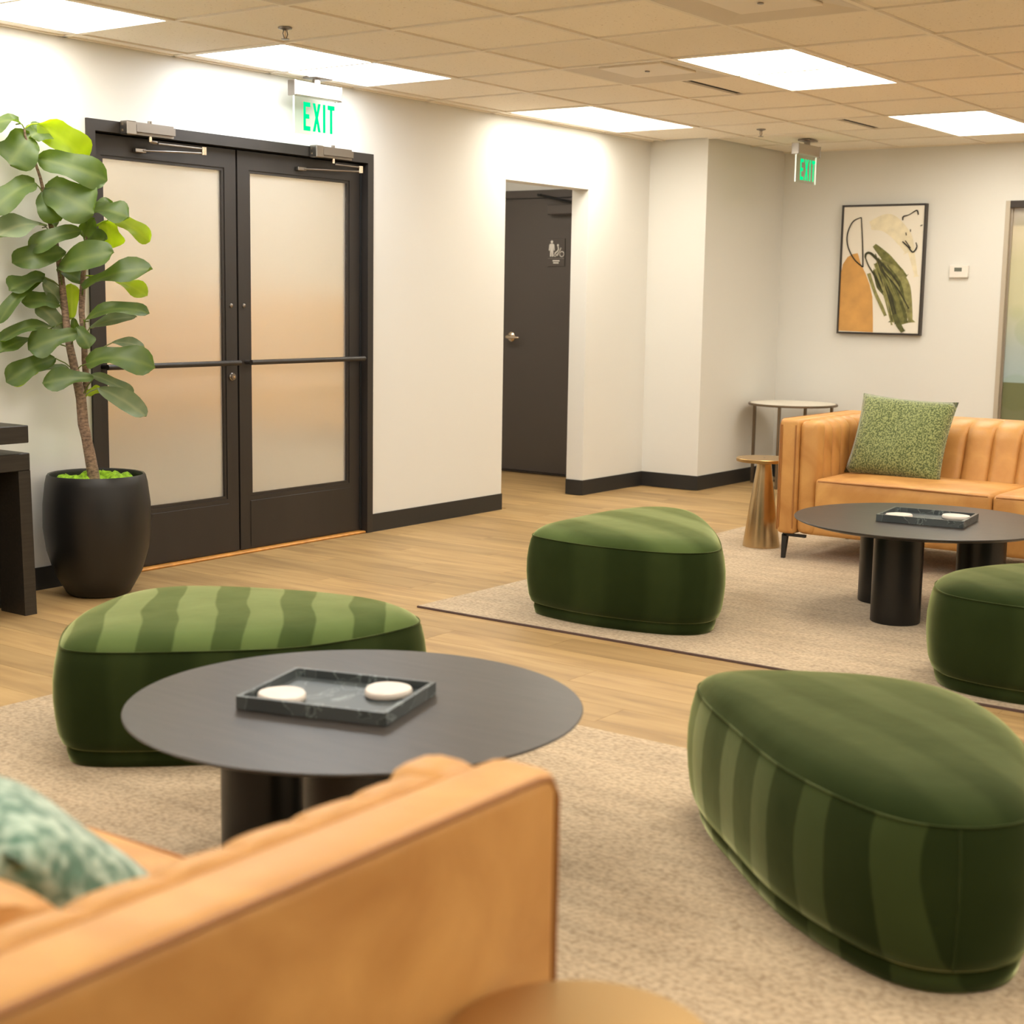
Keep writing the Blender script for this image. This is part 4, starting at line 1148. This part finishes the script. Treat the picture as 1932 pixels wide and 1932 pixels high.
# ------------------------------------------------------------------ potted fig tree
PC = Vector((-.085, -.262, 0))
tree = tag(empty('potted_fig_tree', PC), 'tall fiddle-leaf fig in a large matte black pot beside the double door', 'potted plant')
lathe('pot', [(0, .0), (.115, .0), (.135, .012), (.185, .10), (.215, .20), (.228, .30), (.226, .40), (.215, .49), (.208, .520), (.203, .528), (.196, .526), (.193, .515), (.198, .46), (.0, .455)], M['pot'], tree, n=72, ang=40)
# moss: clumpy dome
vs, fs = [], []; nr, na = 9, 56; rnd = random.Random(3)
for i in range(nr+1):
    for k in range(na):
        a = 2*math.pi*k/na; r_ = .188*i/nr
        z = .490 + .028*math.cos(min(1, i/nr)*1.4) + rnd.uniform(-.010, .012) + .012*math.sin(3*a+i)
        vs.append((r_*math.cos(a), r_*math.sin(a), z if i < nr else .47))
for i in range(nr):
    for k in range(na): fs.append((i*na+k, i*na+(k+1) % na, (i+1)*na+(k+1) % na, (i+1)*na+k))
mo = mk('moss', vs, fs, M['moss'], tree, smooth=True)
TD = (PC + Vector((0, 0, 1)) - CAM).dot(fwd)
def TP(px, py, d=0.0, ymax=-.09):
    p = at(px, py, TD + d)
    if p.y > ymax:                       # keep clear of the wall behind
        k = (ymax - CAM.y)/(p.y - CAM.y); p = CAM + (p - CAM)*k
    return p
def tl(p): return p - PC
stem1 = [(180, 896), (170, 860), (163, 825), (157, 800), (153, 752), (142, 701), (132, 656), (125, 608), (118, 545), (112, 495), (104, 455), (94, 415), (84, 370), (76, 335), (66, 305), (56, 280), (47, 255), (46, 243)]
st_w = [23, 21, 19, 20, 19, 16, 14.5, 13.5, 12.5, 12, 11, 10, 7, 5.5, 5, 4.5, 4, 4]
TDV = [(TD + .0)]
S1 = [TP(x_, y_, -.02*math.sin(i*.5)) for i, (x_, y_) in enumerate(stem1)]
S1[0] = Vector((S1[0].x, S1[0].y, .47))
tube('trunk', [tl(p) for p in S1], [w_*TD/F_PX/2 for w_ in st_w], M['bark'], tree, n=14)
stem2 = [(154, 765), (163, 720), (160, 680), (159, 640), (154, 590), (155, 560), (157, 520), (163, 470), (165, 440)]
S2 = [TP(x_, y_, .02+.004*i) for i, (x_, y_) in enumerate(stem2)]
tube('branch', [tl(p) for p in S2], [w_*TD/F_PX/2 for w_ in (11, 12, 12, 12, 11.5, 12, 10, 8, 6)], M['bark'], tree, n=12)
for (x_, y_, r_) in ((157, 770, 6.5), (158, 782, 5), (157, 800, 5.5), (165, 855, 4.5)):
    p = TP(x_, y_, -.024); v_, f_ = lathe_data([(0, 0), (1, 0), (.8, .3), (0, .4)], 12)
    R_ = Matrix((rgt, upv, -fwd)).transposed()
    k = r_*TD/F_PX
    mk('bark_scar', [tl(p + R_ @ (Vector(q)*k)) for q in v_], f_, M['barkpatch'], tree, smooth=True)
shape = [(0, .10), (.06, .42), (.14, .60), (.25, .68), (.36, .70), (.48, .78), (.60, .92), (.72, 1.0), (.82, .96), (.90, .80), (.96, .52), (1.0, .06)]
SALL = S1 + S2
def leaf(bx, by, tx, ty, w, facing, kind, d0, d1, arch=.10, fold=.18, pet=True):
    """base pixel, tip pixel, seen width in pixels, how much it faces the viewer (0..1), depth offsets in metres"""
    B, T = TP(bx, by, d0), TP(tx, ty, d1)
    ax = T-B; Ln = ax.length; ax.normalize()
    toc = (CAM - (B+T)/2).normalized()
    n = (toc*facing + Vector((0, 0, 1))*(1-abs(facing))*1.0)
    n = (n - ax*n.dot(ax)).normalized()
    side = ax.cross(n).normalized()
    vis = max(.42, abs(n.dot(toc)))
    hw = min(.5*w*TD/F_PX/vis, .115)
    rnd = random.Random(int(bx*7+by*13)); ph = rnd.uniform(0, 6)
    vs, fs, vein = [], [], []
    ns = 8
    for i, (t, s_) in enumerate(shape):
        c = B + ax*Ln*t + n*arch*Ln*(4*t*(1-t))*.9 - n*arch*.35*Ln*t
        for k in range(ns+1):
            s = -1+2*k/ns
            lift = fold*hw*abs(s)**1.4 - .20*hw*math.sin(8*t+ph+1.7*s)*abs(s)**1.5
            vs.append(tl(c + side*hw*s_*s*(1+.10*math.sin(7*t+ph*2+(1.3 if s > 0 else 0))) + n*lift))
            vein.append(.38 if k == ns//2 else (0.14 if i % 3 == 2 else 0.0))
    m_ = ns+1
    for i in range(len(shape)-1):
        for k in range(ns): fs.append((i*m_+k, (i)*m_+k+1, (i+1)*m_+k+1, (i+1)*m_+k))
    if pet:
        # petiole back to the nearest point of the stems, a little below
        j = min(range(len(SALL)), key=lambda q: (SALL[q]-(B-Vector((0, 0, .03)))).length)
        pth = [tl(SALL[j]), tl((SALL[j]+B)/2+Vector((0, 0, .008))), tl(B), tl(B+ax*.02)]
        v2, f2 = tube_data(pth, .0028, 5); o0 = len(vs)
        vs += v2; vein += [.6]*len(v2); fs += [tuple(a+o0 for a in f) for f in f2]
    o = mk('leaf', vs, fs, M[kind], tree, smooth=True)
    at_ = o.data.attributes.new('vein', 'FLOAT', 'POINT'); at_.data.foreach_set('value', vein)
    return o
def c1(x_, y_): return (x_*.24845, 180+y_*.24845)
def c2(x_, y_): return (x_*.3209, 560+y_*.3209)
def L1(bx, by, tx, ty, w, *a, **k): leaf(*c1(bx, by), *c1(tx, ty), w*.24845, *a, **k)
def L2(bx, by, tx, ty, w, *a, **k): leaf(*c2(bx, by), *c2(tx, ty), w*.3209, *a, **k)
L1(285, 215, 655, 500, 255, .75, 'leafy', .03, .10, arch=.16)
L1(150, 215, -110, 260, 105, .35, 'leaf', .0, -.05, arch=.2)
L1(235, 300, 70, 520, 290, .70, 'leaf', -.03, -.12, arch=.06, fold=.05)
L1(215, 320, 350, 260, 150, .60, 'leaf', -.05, -.02, arch=.06, fold=.1)
L1(285, 480, 815, 640, 235, .72, 'leaf', -.04, -.08, arch=.10)
L1(268, 665, -70, 880, 170, .55, 'leaf', -.01, -.04, arch=.14)
L1(440, 740, 370, 650, 130, .6, 'leaf', .05, .10)
L1(340, 700, 710, 890, 290, .70, 'leaf', -.05, -.12, arch=.08, fold=.1)
L1(330, 720, 470, 940, 260, .72, 'leaf', -.05, -.10, arch=.06, fold=.06)
L1(650, 905, 975, 915, 120, .45, 'leaf', -.01, -.06, arch=.16)
L1(700, 880, 860, 830, 100, .4, 'leaf', .06, .12)
L1(860, 930, 1140, 1105, 140, .60, 'leafy', .03, .06, arch=.14)
L1(800, 950, 855, 1160, 210, .75, 'leafy', .04, .08)
L1(720, 930, 645, 1090, 150, .6, 'leaf', .02, .05)
L1(655, 1120, 815, 1090, 110, .5, 'leaf', -.01, -.02)
L1(420, 960, 340, 960, 90, .5, 'leaf', .05, .07)
L1(350, 1000, -50, 1070, 115, .42, 'leafu', .0, -.02, arch=.16)
L1(620, 1030, 215, 1160, 150, .60, 'leaf', -.06, -.14, arch=.12)
L1(500, 1190, 92, 1270, 190, .66, 'leaf', -.06, -.12, arch=.06)
L1(450, 1300, 862, 1190, 200, .66, 'leaf', -.06, -.12, arch=.08)
L1(630, 1470, 1150, 1306, 130, .50, 'leaf', -.03, -.08, arch=.12)
L1(870, 1400, 1120, 1520, 120, .60, 'leafy', .03, .05)
L1(430, 1320, 640, 1420, 110, .55, 'leaf', .04, .06)
L1(345, 1390, 68, 1475, 110, .45, 'leaf', .02, .05)
L1(340, 1380, -20, 1720, 95, .45, 'leaf', -.03, -.08, arch=.14)
L1(450, 1590, 165, 1560, 120, .50, 'leaf', .0, .02)
L1(455, 1570, 325, 1425, 110, .6, 'leafu', .05, .08)
L1(545, 1700, 545, 1430, 115, .70, 'leafy', .05, .07)
L1(475, 1780, 280, 1585, 150, .6, 'leafu', .02, .05)
L1(640, 1720, 1125, 1632, 95, .42, 'leaf', -.02, -.06, arch=.18)
L1(680, 1770, 1038, 1675, 90, .50, 'leafu', .02, .03)
L1(410, 1765, 0, 1850, 85, .38, 'leaf', -.01, -.04, arch=.16)
L1(560, 1690, 570, 1790, 70, .6, 'leaf', .03, .05)
L2(455, 215, 165, 310, 150, .66, 'leaf', -.05, -.12)
L2(450, 180, 528, 300, 95, .6, 'leaf', -.03, -.05)
L2(510, 395, 905, 400, 140, .52, 'leaf', -.03, -.08, arch=.18)
L2(660, 270, 850, 295, 65, .5, 'leafu', .03, .05)
L2(720, 320, 860, 350, 40, .3, 'leafu', .05, .07)
L2(200, 250, -25, 330, 62, .4, 'leaf', .0, -.03)
L2(325, 362, 35, 495, 130, .60, 'leaf', -.02, -.08)
L2(410, 440, 205, 418, 55, .4, 'leafu', -.01, -.01)
L2(225, 430, 80, 520, 60, .5, 'leafy', .0, .02)
L2(550, 480, 248, 505, 120, .60, 'leaf', -.05, -.10)
L2(535, 460, 785, 578, 75, .5, 'leafu', .02, .03)
L2(580, 537, 860, 700, 120, .60, 'leafu', -.01, -.04)
L2(510, 580, 595, 540, 55, .5, 'leafy', .01, .03)
